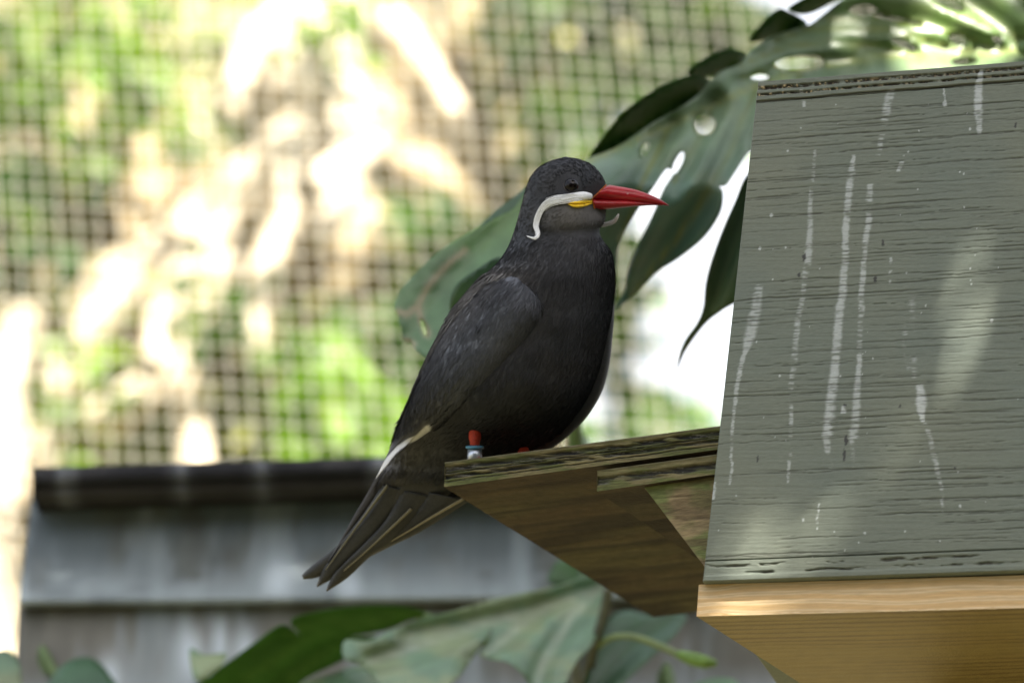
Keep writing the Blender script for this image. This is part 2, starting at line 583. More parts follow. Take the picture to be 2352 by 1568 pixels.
def paint_floor_edge(U, V, s, t):
    H, C = paint_common(U, V, 8)
    q = t + 0.10 * (fbm(U / 70.0, V * 0, 81, 3) - .5)
    rough = fbm(U / 22.0, V / 4.0, 82, 3)
    for (c0, hw) in ((0.26, 0.10), (0.60, 0.08)):
        band = sstep(hw, hw * 0.3, np.abs(q - c0 + 0.12 * (fbm(U / 30.0, V / 9.0, 87, 2) - .5))) * sstep(0.44, 0.66, fbm(U / 34.0, V / 14.0, 83 + int(c0 * 9), 3)) * 0.9
        H = H - 0.0016 * band * (0.3 + rough)
        C = mixc(C, [0.05, 0.045, 0.032], band * sstep(0.32, 0.5, rough))
    H = H + 0.0006 * sstep(0.66, 0.8, q)
    return H, C


nest = thing('nest_box', 'grey-green painted plywood nest box streaked with white droppings', 'nest box', (0.45, 3.05, 0.0))
BOXD = BACK * 0.30
relief('front_panel', [(1735.5, 236), (2430, 180), (2430, 1256), (1619, 1287)], 400, 560, paint_panel, M['paint'], nest,
       lambda u, v: panel_pt(u, v), BACK * 0.018, pn)
relief('roof', [(1741, 187), (2430, 134), (2430, 178.5), (1735, 235)], 360, 40, paint_roof_edge, M['paint'], nest,
       lambda u, v: panel_pt(u, v, -0.0012), BOXD, pn)
relief('floor', [(1619, 1288), (2430, 1257), (2430, 1307), (1614, 1335)], 360, 36, paint_floor_edge, M['paint'], nest,
       lambda u, v: panel_pt(u, v, -0.0008), BOXD, pn)
# side and rear walls of the box, behind the front panel
A = panel_pt(1737, 240, 0.0185); D = panel_pt(1621, 1285, 0.0185)
A2 = panel_pt(2425, 185, 0.0185); D2 = panel_pt(2425, 1252, 0.0185)
for nm, (q0, q1, ax) in {'side_wall': (A, D, pdir * 0.016), 'side_wall.001': (A2, D2, -pdir * 0.016)}.items():
    V, F = prism([q0 + pdir * 0.004, q1 + pdir * 0.004, q1 + pdir * 0.004 + BACK * 0.262, q0 + pdir * 0.004 + BACK * 0.262], ax)
    link('side_wall', mesh_np('side_wall', V, F, np.tile(PAINT, (len(V), 1)), False), M['paint'], nest)
V, F = prism([A + BACK * 0.2635, A2 + BACK * 0.2635, D2 + BACK * 0.2635, D + BACK * 0.2635], BACK * 0.016)
link('rear_wall', mesh_np('rear_wall', V, F, np.tile(PAINT, (len(V), 1)), False), M['paint'], nest)


def plan_board(name, near_px, rest_world, thick, nu, nv, paint, mat, parent, pt, under_paint, nun=90):
    """level board: carved near edge, flat underside with its own grain, top and ends"""
    a, b, c, d = near_px
    A, B, Cc, D = [pt(*q) for q in near_px]
    s, t = np.meshgrid(np.linspace(0, 1, nu + 1), np.linspace(0, 1, nv + 1))
    U = (a[0] * (1 - s) + b[0] * s) * (1 - t) + (d[0] * (1 - s) + c[0] * s) * t
    Vp = (a[1] * (1 - s) + b[1] * s) * (1 - t) + (d[1] * (1 - s) + c[1] * s) * t
    X = ((A * (1 - s)[..., None] + B * s[..., None]) * (1 - t)[..., None]
         + (D * (1 - s)[..., None] + Cc * s[..., None]) * t[..., None])
    nrm = norm(np.cross(B - A, [0, 0, 1.0]))
    if nrm[1] > 0:
        nrm = -nrm
    H, C = paint(U, Vp, s, t)
    X = X + H[..., None] * nrm
    V3 = X.reshape(-1, 3); C3 = C.reshape(-1, 3)
    F = [grid_faces(nu, nv)[:, ::-1]]
    VS = [V3]; CS = [C3]; n = len(V3)
    # underside lattice between the near bottom edge and the far edge
    E0, E1 = rest_world                      # far-left, far-right points on the underside
    s2, t2 = np.meshgrid(np.linspace(0, 1, nun + 1), np.linspace(0, 1, nun + 1))
    low = X[-1]
    lowi = np.stack([np.interp(s2[0], s[0], low[:, k]) for k in range(3)], -1)
    Xu = lowi[None] * (1 - t2)[..., None] + (E0 * (1 - s2)[..., None] + E1 * s2[..., None]) * t2[..., None]
    Hu, Cu = under_paint(s2, t2, Xu)
    Xu = Xu + Hu[..., None] * np.array([0, 0, -1.0])
    VS.append(Xu.reshape(-1, 3)); CS.append(Cu.reshape(-1, 3)); F.append(grid_faces(nun, nun)[:, ::-1] + n); n += len(VS[-1])
    # top
    T0 = E0 + [0, 0, thick]; T1 = E1 + [0, 0, thick]
    topn = X[0]
    ti = np.linspace(0, 1, nu + 1)[:, None]
    topf = T0 * (1 - ti) + T1 * ti
    VS.append(np.concatenate([topn, topf])); CS.append(np.tile(C3[:nu + 1], (2, 1)))
    k = np.arange(nu)
    F.append(np.stack([n + k, n + k + 1, n + nu + 1 + k + 1, n + nu + 1 + k], -1)); n += 2 * (nu + 1)
    # ends and far side
    e = [X[0, 0], X[-1, 0], E0, T0, X[0, -1], X[-1, -1], E1, T1]
    VS.append(np.array(e)); CS.append(np.tile(C3.mean(0), (8, 1)))
    F.append(np.array([[n, n + 1, n + 2, n + 3], [n + 4, n + 7, n + 6, n + 5], [n + 3, n + 2, n + 6, n + 7]]))
    me = mesh_np(name, np.concatenate(VS), np.concatenate(F), np.concatenate(CS), True)
    o = link(name, me, mat, parent)
    return o


def paint_ply(seed, bands, greens):
    def f(U, V, s, t):
        q = t + 0.05 * (fbm(U / 120.0, V * 0, seed, 3) - .5) + 0.05 * (fbm(U / 25.0, V * 0, seed + 1, 2) - .5)
        g = fbm(U / 60.0, V / 2.6, seed + 2, 4)
        r = fbm(U / 46.0, V / 3.5, seed + 3, 4)
        C = np.zeros(U.shape + (3,)) + greens[0]
        C = mixc(C, greens[1], sstep(0.35, 0.65, fbm(U / 70.0, V / 12.0, seed + 4, 3)))
        C = C * (0.62 + 0.75 * g)[..., None]
        H = 0.0005 * (g - .5)
        for c0, hw, dep in bands:
            b = sstep(hw, hw * 0.35, np.abs(q - c0)) * sstep(0.30, 0.5, fbm(U / 55.0, V / 9.0, seed + 5 + int(c0 * 50), 3) + 0.10)
            H = H - 0.0028 * dep * b * (0.4 + 0.9 * r)
            C = mixc(C, np.array([0.030, 0.029, 0.026]), b * (0.55 + 0.45 * sstep(0.3, 0.6, r)))
            C = mixc(C, np.array([0.20, 0.19, 0.16]), b * sstep(0.66, 0.76, fbm(U / 34.0, V / 2.6, seed + 8, 3)) * 0.7)
        top = sstep(0.10, 0.02, q)
        C = mixc(C, [0.16, 0.15, 0.10], top * 0.8)
        H = H + 0.0008 * top
        return H, C
    return f


def under_brown(seed, base, alt, dirv):
    def f(s, t, X):
        a = X[..., 0] * dirv[0] + X[..., 1] * dirv[1]
        b = -X[..., 0] * dirv[1] + X[..., 1] * dirv[0]
        g = fbm(a * 14, b * 140, seed, 4); g2 = fbm(a * 8, b * 30, seed + 3, 3)
        C = np.zeros(s.shape + (3,)) + base
        C = mixc(C, alt, sstep(0.35, 0.7, g2))
        C = mixc(C, np.asarray(base) * 0.35, sstep(0.48, 0.62, fbm(a * 6 + 3, b * 55, seed + 9, 3)) * 0.8)
        C = C * (0.6 + 0.8 * g)[..., None]
        return 0.0006 * (g - .5), C
    return f


# landing shelf: level board seen from below, its near edge turning towards the camera on the right
S_BL = P(1020, 1118, 2.950)
ZS = S_BL[2]
S_TH = 0.0182
S_BR = onz(1655, 1031, ZS)
S_FL = onz(1500, 1417, ZS)
sdir = norm([S_BR[0] - S_BL[0], S_BR[1] - S_BL[1], 0])
S_FR = S_FL + sdir * 0.055


def shelf_pt(u, v):
    return onplane(u, v, S_BL, np.array([sdir[1], -sdir[0], 0]))


ply_green = [np.array([0.105, 0.115, 0.040]), np.array([0.175, 0.150, 0.072])]
shelf = plan_board('shelf', [(1022, 1062), (1660, 978), (1660, 1030), (1020, 1118)], (S_FL, S_FR), S_TH, 330, 36,
                   paint_ply(101, [(0.27, 0.15, 1.0), (0.60, 0.12, 1.0), (0.44, 0.05, 0.8), (0.80, 0.03, 0.5)], ply_green), M['rawwood'], nest, shelf_pt,
                   under_brown(131, [0.058, 0.038, 0.017], [0.076, 0.063, 0.025], sdir), 120)
# cleat under the shelf
ZC = ZS - 0.0195
off = np.array([sdir[1], -sdir[0], 0]) * 0.004
cl_n = np.array([sdir[1], -sdir[0], 0])


def cleat_pt(u, v):
    return onplane(u, v, S_BL + cl_n * 0.002, cl_n)


c_tl = cleat_pt(1372, 1081)
ZC1 = ZS - 0.0008
C_BL = cleat_pt(1371, 1128); zc = C_BL[2]
C_FL = onz(1612, 1290, zc)
plan_board('cleat', [(1372, 1081), (1660, 1042), (1660, 1086), (1371, 1128)], (C_FL, C_FL + sdir * 0.02), c_tl[2] - zc, 150, 30,
           paint_ply(151, [(0.52, 0.26, 1.0)], ply_green), M['rawwood'], nest, cleat_pt,
           under_brown(161, [0.052, 0.035, 0.017], [0.062, 0.048, 0.022], sdir), 40)
# triangular gusset below the cleat


def paint_gusset(U, V, s, t):
    a = V + 0.08 * U
    g = fbm(U / 80.0, a / 5.0, 171, 4); w = fbm(U / 160.0, a / 16.0, 172, 3)
    C = np.zeros(U.shape + (3,)) + [0.26, 0.20, 0.105]
    C = mixc(C, [0.15, 0.17, 0.06], sstep(0.4, 0.62, fbm(U / 60.0, V / 50.0, 173, 3)))
    C = mixc(C, [0.12, 0.085, 0.045], sstep(0.48, 0.58, w) * 0.7)
    return 0.0006 * (g - .5), C * (0.7 + 0.6 * g)[..., None]


relief('gusset', [(1470, 1107), (1660, 1087), (1660, 1330), (1640, 1330)], 110, 120, paint_gusset, M['rawwood'], nest,
       lambda u, v: onplane(u, v, S_BL - cl_n * 0.004, cl_n), -cl_n * 0.018, cl_n)

# new pine base board


def paint_pine(U, V, s, t):
    w = t + 0.25 * (fbm(U / 260.0, V / 60.0, 181, 3) - .5) + 0.35 * np.exp(-((U - 1640) / 45.0) ** 2) * (t - .5)
    rings = 0.5 + 0.5 * np.sin(w * 21)
    g = fbm(U / 70.0, V / 2.0, 182, 4)
    C = np.zeros(U.shape + (3,)) + [0.60, 0.40, 0.18]
    C = mixc(C, [0.68, 0.53, 0.31], sstep(0.3, 0.9, rings))
    C = mixc(C, [0.47, 0.27, 0.10], sstep(0.86, 1.0, rings) * 0.45)
    C = C * (0.86 + 0.28 * g)[..., None]
    edge = 0.0012 * sstep(0.93, 1.0, t) * (vnoise(U / 14.0, V * 0, 183) - .35)
    return 0.0003 * (g - .5) + edge, C


def under_pine(s, t, X):
    a = X @ pdir; b = X @ BACK
    w = fbm(a * 5, b * 38, 191, 3)
    r = 0.5 + 0.5 * np.sin(b * 560 + w * 7)
    C = np.zeros(s.shape + (3,)) + [0.27, 0.195, 0.062]
    C = mixc(C, [0.17, 0.108, 0.032], sstep(0.55, 0.95, r) * sstep(0.2, 0.6, fbm(a * 4, b * 16, 193, 2)))
    return 0.0002 * (r - .5), C * (0.85 + 0.3 * fbm(a * 30, b * 300, 194, 3))[..., None]


def pine_pt(u, v):
    return panel_pt(u, v, 0.006)


pz = pine_pt(1600, 1415)[2]
PF = onz(1842, 1570, pz)
PF2 = PF + (PF - pine_pt(1600, 1415)) * 1.4
plan_board('base_board', [(1605, 1342), (2430, 1318), (2430, 1394), (1600, 1415)], (PF2, PF2 + pdir * 0.17), 0.0235, 330, 40,
           paint_pine, M['pine'], nest, pine_pt, under_pine, 160)
# the post that carries the box (it stands below and behind the frame)
pc = pine_pt(2150, 1415) + BACK * 0.30
V, F = prism([(pc[0] - .045, pc[1] - .045, -0.05), (pc[0] + .045, pc[1] - .045, -0.05), (pc[0] + .045, pc[1] + .045, -0.05), (pc[0] - .045, pc[1] + .045, -0.05)], (0, 0, pz + 0.049))
link('post', mesh_np('post', V, F, np.tile([0.2, 0.15, 0.09], (len(V), 1)), False), M['rawwood'], nest)

# ------------------------------------------------------------------ the bird
BD = 2.985      # body axis distance
bird = thing('bird', 'slate grey seabird with red bill and white moustache perched on the shelf end', 'bird', onz(1090, 1075, ZS + S_TH))

# section: left (u,v), right (u,v), axis distance, half depth, bill-side narrowing
SEC = [
    ((1298, 361), (1304, 361), 2.968, 0.002, 0), ((1270, 368), (1334, 367), 2.968, 0.011, 0.1), ((1243, 381), (1361, 380), 2.968, 0.0165, .3),
    ((1222, 402), (1380, 400), 2.968, 0.0205, .45), ((1209, 430), (1391, 424), 2.968, 0.0232, .55), ((1200, 462), (1393, 455), 2.968, 0.0246, .6),
    ((1192, 492), (1392, 482), 2.968, 0.0252, .45), ((1184, 520), (1389, 506), 2.968, 0.0255, .25), ((1176, 545), (1377, 528), 2.969, 0.0262, .1),
    ((1164, 572), (1383, 548), 2.970, 0.030, 0), ((1143, 603), (1400, 574), 2.972, 0.0355, 0), ((1110, 634), (1409, 606), 2.974, 0.041, 0),
    ((1081, 665), (1412, 650), 2.976, 0.0455, 0), ((1047, 705), (1405, 715), 2.978, 0.048, 0), ((1014, 757), (1392, 780), 2.980, 0.0492, 0),
    ((984, 812), (1376, 845), 2.982, 0.049, 0), ((959, 866), (1352, 905), 2.984, 0.047, 0), ((936, 922), (1318, 957), 2.990, 0.041, 0),
    ((915, 975), (1276, 1002), 3.004, 0.032, 0), ((901, 1020), (1216, 1040), 3.016, 0.024, 0), ((887, 1058), (1140, 1072), 3.021, 0.019, 0),
    ((876, 1088), (1098, 1104), 3.020, 0.014, 0), ((868, 1112), (1075, 1138), 3.024, 0.008, 0), ((872, 1128), (1040, 1160), 3.027, 0.003, 0)]


def loft(sec, nphi=72, sub=6, power=2.0):
    A = np.array([[s[0][0], s[0][1], s[1][0], s[1][1], s[2], s[3], s[4] if len(s) > 4 else 0] for s in sec], float)
    S = crom(A, sub, False)
    phi = np.linspace(0, 2 * np.pi, nphi, endpoint=False)
    c, s = np.cos(phi), np.sin(phi)
    if power != 2.0:
        c = np.sign(c) * np.abs(c) ** (2 / power); s = np.sign(s) * np.abs(s) ** (2 / power)
    V, PX = [], []
    for r in S:
        cu, cv = (r[0] + r[2]) / 2, (r[1] + r[3]) / 2
        hu, hv = (r[2] - r[0]) / 2, (r[3] - r[1]) / 2
        nar = 1 - r[6] * sstep(0.25, 1.0, c)
        u = cu + hu * c; v = cv + hv * c
        d = r[4] - r[5] * s * nar
        V.append(PV3(u, v, d)); PX.append(np.stack([u, v, -s], -1))
    n = len(S)
    V = np.concatenate(V); PX = np.concatenate(PX)
    F = [tuple(f) for f in grid_faces(nphi, n - 1, True)]
    F.append(tuple(range(nphi))[::-1]); F.append(tuple(range((n - 1) * nphi, n * nphi)))
    return V, F, PX


def body_col(u, v):
    C = np.zeros(np.shape(u) + (3,)) + [0.043, 0.045, 0.050]
    C = mixc(C, [0.035, 0.036, 0.039], sstep(470, 430, v))                               # cap
    cheek = np.exp(-(((u - 1318) / 72.0) ** 2 + ((v - 494) / 30.0) ** 2) ** 1.5) * sstep(460, 474, v + (u - 1300) * 0.02)
    C = mixc(C, [0.175, 0.170, 0.168], np.clip(cheek, 0, 1) * 0.85)
    lu = np.interp(v, [q[0][1] for q in SEC], [q[0][0] for q in SEC])
    back = sstep(150, 15, u - lu) * sstep(596, 650, v)
    C = mixc(C, [0.21, 0.20, 0.19], back * (0.95 - 0.6 * sstep(700, 1020, v)))  # pale along the left outline, with rim light painted into it
    n = fbm(u / 34.0, v / 46.0, 201, 3)
    C = C * (0.74 + 0.52 * n)[..., None]
    C = C + np.array([0.006, 0.002, -0.004]) * (fbm(u / 60.0, v / 60.0, 203, 2) - .5)[..., None]
    fold_shade = np.exp(-((v - 632 + 0.12 * (u - 1300) - 8 * np.sin(u / 40.0)) / 12.0) ** 2) * sstep(1190, 1260, u)
    C = C * (1 - 0.18 * fold_shade)[..., None]  # neck fold darkened in the colour as crease shade
    return C


V, F, PX = loft(SEC, 84, 7)
# soft swellings: breast, thigh and throat feathers
lump = 0.0022 * (fbm(PX[:, 0] / 60.0, PX[:, 1] / 70.0, 211, 2) - .5) + 0.0005 * sstep(520, 640, PX[:, 1]) * (fbm(PX[:, 0] / 13.0, PX[:, 1] / 22.0, 212, 2) - .5)
lump = lump + 0.004 * np.exp(-(((PX[:, 0] - 1120) / 55.0) ** 2 + ((PX[:, 1] - 940) / 80.0) ** 2)) * (PX[:, 2] < 0)
V = V - FWD * (lump * sstep(0.0, -0.5, PX[:, 2]))[:, None]
BODY_V, BODY_F, BODY_PX = V, F, PX
body = link('body', mesh_np('body', V, F, body_col(PX[:, 0], PX[:, 1])), M['plume'], bird)
bvh = BVHTree.FromPolygons([tuple(x) for x in V], [f for f in F])


def body_d(u, v, default=2.96):
    """distance of the front of the body under a pixel"""
    r = ray(u, v)
    L = np.linalg.norm(r)
    hit = bvh.ray_cast(Vector(CAM), Vector(r / L))
    if hit[0] is None:
        return default
    return float(np.dot(np.array(hit[0]) - CAM, FWD))


# --- wings
WSEC = [((1172, 634), (1196, 640)), ((1122, 652), (1234, 670)), ((1087, 683), (1247, 702)), ((1049, 725), (1240, 734)), ((1016, 771), (1214, 778)),
        ((986, 823), (1178, 826)), ((960, 875), (1138, 880)), ((937, 928), (1092, 931)), ((915, 979), (1040, 972)), ((897, 1024), (988, 992)),
        ((880, 1062), (948, 1017)), ((867, 1090), (905, 1052)), ((860, 1104), (872, 1088))]
wsec = []
for i, (l, r) in enumerate(WSEC):
    mu, mv = (l[0] * .45 + r[0] * .55), (l[1] * .45 + r[1] * .55)
    d = body_d(mu, mv, 2.975)
    wsec.append([l, r, d, 0.0])
ds = np.array([w[2] for w in wsec])
ds[-3:] = [2.984, 2.992, 2.998]
ds = np.convolve(np.pad(ds, 1, mode='edge'), [.25, .5, .25], 'valid')
half = [0.002, 0.0082, 0.0125, 0.0142, 0.0144, 0.0138, 0.0126, 0.0110, 0.0090, 0.0062, 0.0048, 0.003, 0.001]
wsec = [(w[0], w[1], ds[i] + 0.0015, half[i], 0) for i, w in enumerate(wsec)]
# the wing wraps the flank: its back edge lies farther from the camera than its lower edge


def wing_loft(sec, nphi=64, sub=8, wrap=0.022):
    V, F, PX = loft(sec, nphi, sub)
    n = len(V) // nphi
    S = crom(np.array([[s[0][0], s[0][1], s[1][0], s[1][1], s[2], s[3]] for s in sec]), sub, False)
    for k in range(n):
        sl = slice(k * nphi, (k + 1) * nphi)
        c = np.cos(np.linspace(0, 2 * np.pi, nphi, endpoint=False))
        f = (1 - c) / 2
        width = (S[k][2] - S[k][0]) / 190.0
        V[sl] = V[sl] + FWD * (wrap * width * (f ** 2.2))[:, None]
    return V, F, PX


TRAIL = [(983, 985), (968, 1000), (940, 1012), (915, 1028), (893, 1052), (878, 1076), (866, 1096)]


def wing_col(u, v):
    C = np.zeros(np.shape(u) + (3,)) + [0.098, 0.106, 0.122]
    ax = (u - 1180) * -0.6 + (v - 680) * 0.8          # along the wing
    cr = (u - 1180) * 0.8 + (v - 680) * 0.6           # across it, 0 near the middle
    back = sstep(-20, -110, cr + ax * 0.06)
    C = mixc(C, [0.26, 0.245, 0.23], back * 0.75 * sstep(420, 60, ax))  # pale back, lightened further as a painted rim light
    C = mixc(C, [0.068, 0.064, 0.060], sstep(180, 420, ax) * 0.8)
    C = mixc(C, [0.045, 0.046, 0.048], sstep(10, 75, cr) * 0.6)
    st = fbm(ax / 70.0, cr / 7.0, 221, 4); bl = fbm(ax / 40.0, cr / 30.0, 222, 3)
    C = C * (0.72 + 0.34 * st + 0.22 * bl)[..., None]
    # margin of the coverts, the pale leading edge and the white trailing band
    scap = seg_dist(u, v, [(1105, 668), (1130, 690), (1160, 676), (1176, 660)])
    C = mixc(C, [0.018, 0.018, 0.02], np.exp(-(scap / 7.0) ** 2) * sstep(0.42, 0.6, fbm(u / 7.0, v / 9.0, 223, 2)) * 0.8)
    nick = np.hypot((u - 1105) / 4.0, (v - 740) / 9.0)
    C = mixc(C, [0.012, 0.012, 0.012], sstep(1.2, 0.7, nick))
    lead = seg_dist(u, v, [(1196, 792), (1170, 828), (1140, 868), (1120, 892)])
    C = mixc(C, [0.20, 0.21, 0.225], np.exp(-(lead / 4.5) ** 2) * (0.25 + 0.75 * np.exp(-(((u - 1160) / 24.0) ** 2))) * 0.9)
    w = seg_dist(u, v, TRAIL)
    wid = 4.6 + 5.0 * np.exp(-((u - 974) / 16.0) ** 2) + 2.0 * (fbm(u / 10.0, v / 10.0, 224, 2) - .5)
    C = mixc(C, [0.60, 0.59, 0.55], sstep(wid + 2.0, wid - 1.0, w))
    # soft feather edges
    fe = np.abs(((cr + 0.10 * ax) / 17.0) % 1.0 - 0.5)
    C = C * (1 - 0.34 * sstep(0.38, 0.5, fe) * sstep(120, 240, ax))[..., None]
    return C


WV, WF, WPX = wing_loft(wsec, 72, 10)
ax_ = (WPX[:, 0] - 1180) * -0.6 + (WPX[:, 1] - 680) * 0.8
cr_ = (WPX[:, 0] - 1180) * 0.8 + (WPX[:, 1] - 680) * 0.6
rl = 0.0010 * (fbm(ax_ / 55.0, cr_ / 22.0, 231, 3) - .5)
fe = np.abs(((cr_ + 0.10 * ax_) / 17.0) % 1.0)
rl += 0.0011 * fe * sstep(120, 240, ax_)
WV = WV - FWD * (rl * (WPX[:, 2] < 0.1))[:, None]
wing = link('wing', mesh_np('wing', WV, WF, wing_col(WPX[:, 0], WPX[:, 1])), M['plume'], bird)
# far wing, only its edge shows past the breast
FSEC = [((1380, 655), (1408, 668), 2.992, .006, 0), ((1372, 705), (1411, 716), 2.995, .013, 0), ((1360, 770), (1406, 784), 2.998, .016, 0), ((1345, 830), (1398, 846), 3.000, .016, 0),
        ((1322, 886), (1379, 907), 3.002, .015, 0), ((1292, 940), (1346, 960), 3.004, .013, 0), ((1256, 985), (1302, 1004), 3.008, .010, 0), ((1220, 1018), (1262, 1032), 3.012, .006, 0), ((1200, 1030), (1226, 1044), 3.014, .002, 0)]
FV, FF, FPX = loft(FSEC, 40, 6)
link('wing', mesh_np('wing', FV, FF, np.array([0.040, 0.040, 0.042]) * (0.75 + 0.5 * fbm(FPX[:, 0] / 9.0, FPX[:, 1] / 40.0, 233, 3))[:, None]), M['plume'], bird)


# --- long feathers
def feather(name, left, right, d0, d1, col, bow=0.004, shaft=None, shaftcol=(0.22, 0.19, 0.11), n=36, m=6):
    """vane between two edge curves given from root to tip, cupped across, with its own pale shaft"""
    L = crom(left, 12, False); R = crom(right, 12, False)
    tl = np.linspace(0, 1, len(L)); tr = np.linspace(0, 1, len(R)); t = np.linspace(0, 1, n + 1)
    Lp = np.stack([np.interp(t, tl, L[:, k]) for k in (0, 1)], -1)
    Rp = np.stack([np.interp(t, tr, R[:, k]) for k in (0, 1)], -1)
    s = np.linspace(0, 1, m + 1)
    U = Lp[:, None, 0] * (1 - s) + Rp[:, None, 0] * s
    W = Lp[:, None, 1] * (1 - s) + Rp[:, None, 1] * s
    D = (d0 + (d1 - d0) * t)[:, None] + bow * (2 * s - 1)[None] ** 2
    X = PV3(U, W, D).reshape(-1, 3)
    X2 = X + FWD * 0.0007
    g = grid_faces(m, n)
    nn = len(X)
    rim = list(range(m + 1)) + [j * (m + 1) + m for j in range(1, n + 1)] + [n * (m + 1) + i for i in range(m - 1, -1, -1)] + [j * (m + 1) for j in range(n - 1, 0, -1)]
    F = [tuple(f) for f in g[:, ::-1]] + [tuple(f + nn) for f in g] + [(rim[k], rim[(k + 1) % len(rim)], rim[(k + 1) % len(rim)] + nn, rim[k] + nn) for k in range(len(rim))]
    barb = fbm((U + W) / 5.0, (U - W) / 60.0, 241, 3).reshape(-1)
    C = np.asarray(col) * (0.7 + 0.6 * barb)[:, None]
    o = link(name, mesh_np(name, np.concatenate([X, X2]), F, np.concatenate([C, C])), M['vane'], bird)
    if shaft is not None:
        S = crom(shaft, 8, False)
        tt = np.linspace(0, 1, len(S))
        r0 = (Lp[0] + Rp[0]) / 2; av = (Lp[-1] + Rp[-1]) / 2 - r0
        tq = np.clip(((S - r0) @ av) / (av @ av), 0, 1)
        pts = PV3(S[:, 0], S[:, 1], d0 + (d1 - d0) * tq - 0.0034)
        Vs, Fs = tube(pts, np.linspace(0.0011, 0.0004, len(S)), 6)
        link('shaft', mesh_np('shaft', Vs, Fs, np.tile(shaftcol, (len(Vs), 1))), M['vane'], o)
    return o


DARK = (0.036, 0.036, 0.033)
# folded primaries along the back, then the tail from its upper to its lower edge
feather('primary_feather', [(905, 1030), (868, 1088), (840, 1138), (806, 1196), (774, 1254), (752, 1290)], [(935, 1055), (912, 1090), (880, 1130), (838, 1182), (796, 1236), (752, 1292)], 3.019, 3.046, (0.056, 0.053, 0.053), 0.002)
feather('primary_feather', [(915, 1060), (885, 1110), (848, 1160), (812, 1212), (790, 1250)], [(940, 1075), (905, 1118), (868, 1162), (826, 1214), (790, 1252)], 3.022, 3.043, (0.030, 0.029, 0.029), 0.002)
feather('tail_feather', [(880, 1110), (840, 1172), (790, 1236), (760, 1265), (716, 1299), (693, 1320)], [(920, 1120), (880, 1190), (828, 1248), (786, 1282), (738, 1322), (697, 1330)], 3.018, 3.062, DARK, 0.003)
feather('tail_feather', [(880, 1112), (848, 1172), (806, 1226), (772, 1268), (742, 1306), (727, 1345)], [(950, 1130), (910, 1185), (856, 1246), (810, 1290), (766, 1326), (729, 1348)], 3.015, 3.056, DARK, 0.003, [(890, 1114), (838, 1184), (790, 1250), (748, 1308)], (0.15, 0.135, 0.08))
feather('tail_feather', [(925, 1125), (885, 1195), (838, 1246), (792, 1292), (764, 1322), (749, 1354)], [(1000, 1140), (950, 1196), (895, 1250), (848, 1280), (800, 1325), (751, 1358)], 3.012, 3.050, DARK, 0.003, [(945, 1168), (890, 1220), (840, 1266), (790, 1310)], (0.17, 0.15, 0.09))
feather('tail_feather', [(985, 1130), (950, 1180), (905, 1222), (868, 1255), (850, 1274)], [(1078, 1150), (1016, 1190), (956, 1226), (902, 1252), (852, 1277)], 3.009, 3.040, DARK, 0.003, [(1066, 1144), (1000, 1182), (940, 1218), (878, 1254)], (0.24, 0.205, 0.12))
feather('tail_feather', [(930, 1090), (900, 1130), (870, 1180), (850, 1220)], [(1060, 1110), (1000, 1160), (930, 1205), (856, 1240)], 3.006, 3.034, (0.037, 0.036, 0.032), 0.003)

# --- bill: two mandibles, closed
BX = 2.966


def mandible(name, rows, col, tip):
    """rows: u, top v, bottom v, half depth"""
    R = crom(np.array(rows, float), 6, False)
    n = 20
    phi = np.linspace(0, 2 * np.pi, n, endpoint=False)
    V = []; C = []
    for r in R:
        cv, hv = (r[1] + r[2]) / 2, (r[2] - r[1]) / 2
        c, s = np.cos(phi), np.sin(phi)
        v = cv + hv * c * np.abs(c) ** 0.0
        d = BX - r[3] * np.sign(s) * np.abs(s) ** 0.8
        u = np.full(n, r[0]) + r[4] * np.abs(c) * np.sign(c)
        V.append(PV3(u, v, d))
        k = (r[0] - R[0][0]) / (R[-1][0] - R[0][0])
        g = 0.75 + 0.5 * vnoise(np.full(n, r[0] / 40.0), v / 5.0, 251)
        C.append(np.asarray(col) * (1 - k) * g[:, None] + np.asarray(tip) * k * g[:, None])
    V = np.concatenate(V); C = np.concatenate(C)
    F = [tuple(f) for f in grid_faces(n, len(R) - 1, True)] + [tuple(range(n))[::-1], tuple(range((len(R) - 1) * n, len(R) * n))]
    return link(name, mesh_np(name, V, F, C), M['bill'], bird)


up = mandible('upper_bill', [(1374, 430, 460, .0128, -14), (1388, 426, 461, .0112, -8), (1402, 425.5, 462, .0095, -3), (1425, 429, 463.5, .0078, 0), (1455, 434.5, 465.5, .0066, 0), (1485, 444, 467.8, .0052, 0),
                              (1508, 453.5, 469.5, .0038, 0), (1524, 462.5, 471.5, .0022, 0), (1534, 470, 473, .0008, 0), (1536.5, 472.3, 473.2, .0002, 0)], (0.34, 0.009, 0.014), (0.31, 0.008, 0.014))
low = mandible('lower_bill', [(1364, 453, 480.5, .0122, 3), (1382, 454, 481.5, .0106, 2), (1400, 456, 480.2, .0090, 0), (1440, 459, 476.2, .0070, 0), (1475, 463, 473.2, .0050, 0), (1505, 467, 471.8, .0030, 0), (1522, 470, 472.2, .0012, 0)],
               (0.29, 0.008, 0.012), (0.27, 0.007, 0.012))
# nostril
V, F = tube(PV3(np.array([1437., 1441, 1446]), np.array([446., 445.5, 445]), np.array([BX - .0064, BX - .0066, BX - .0062])), [0.0003, .0008, .0003], 6)
link('nostril', mesh_np('nostril', V, F, np.tile([0.45, 0.25, 0.24], (len(V), 1))), M['bill'], up)
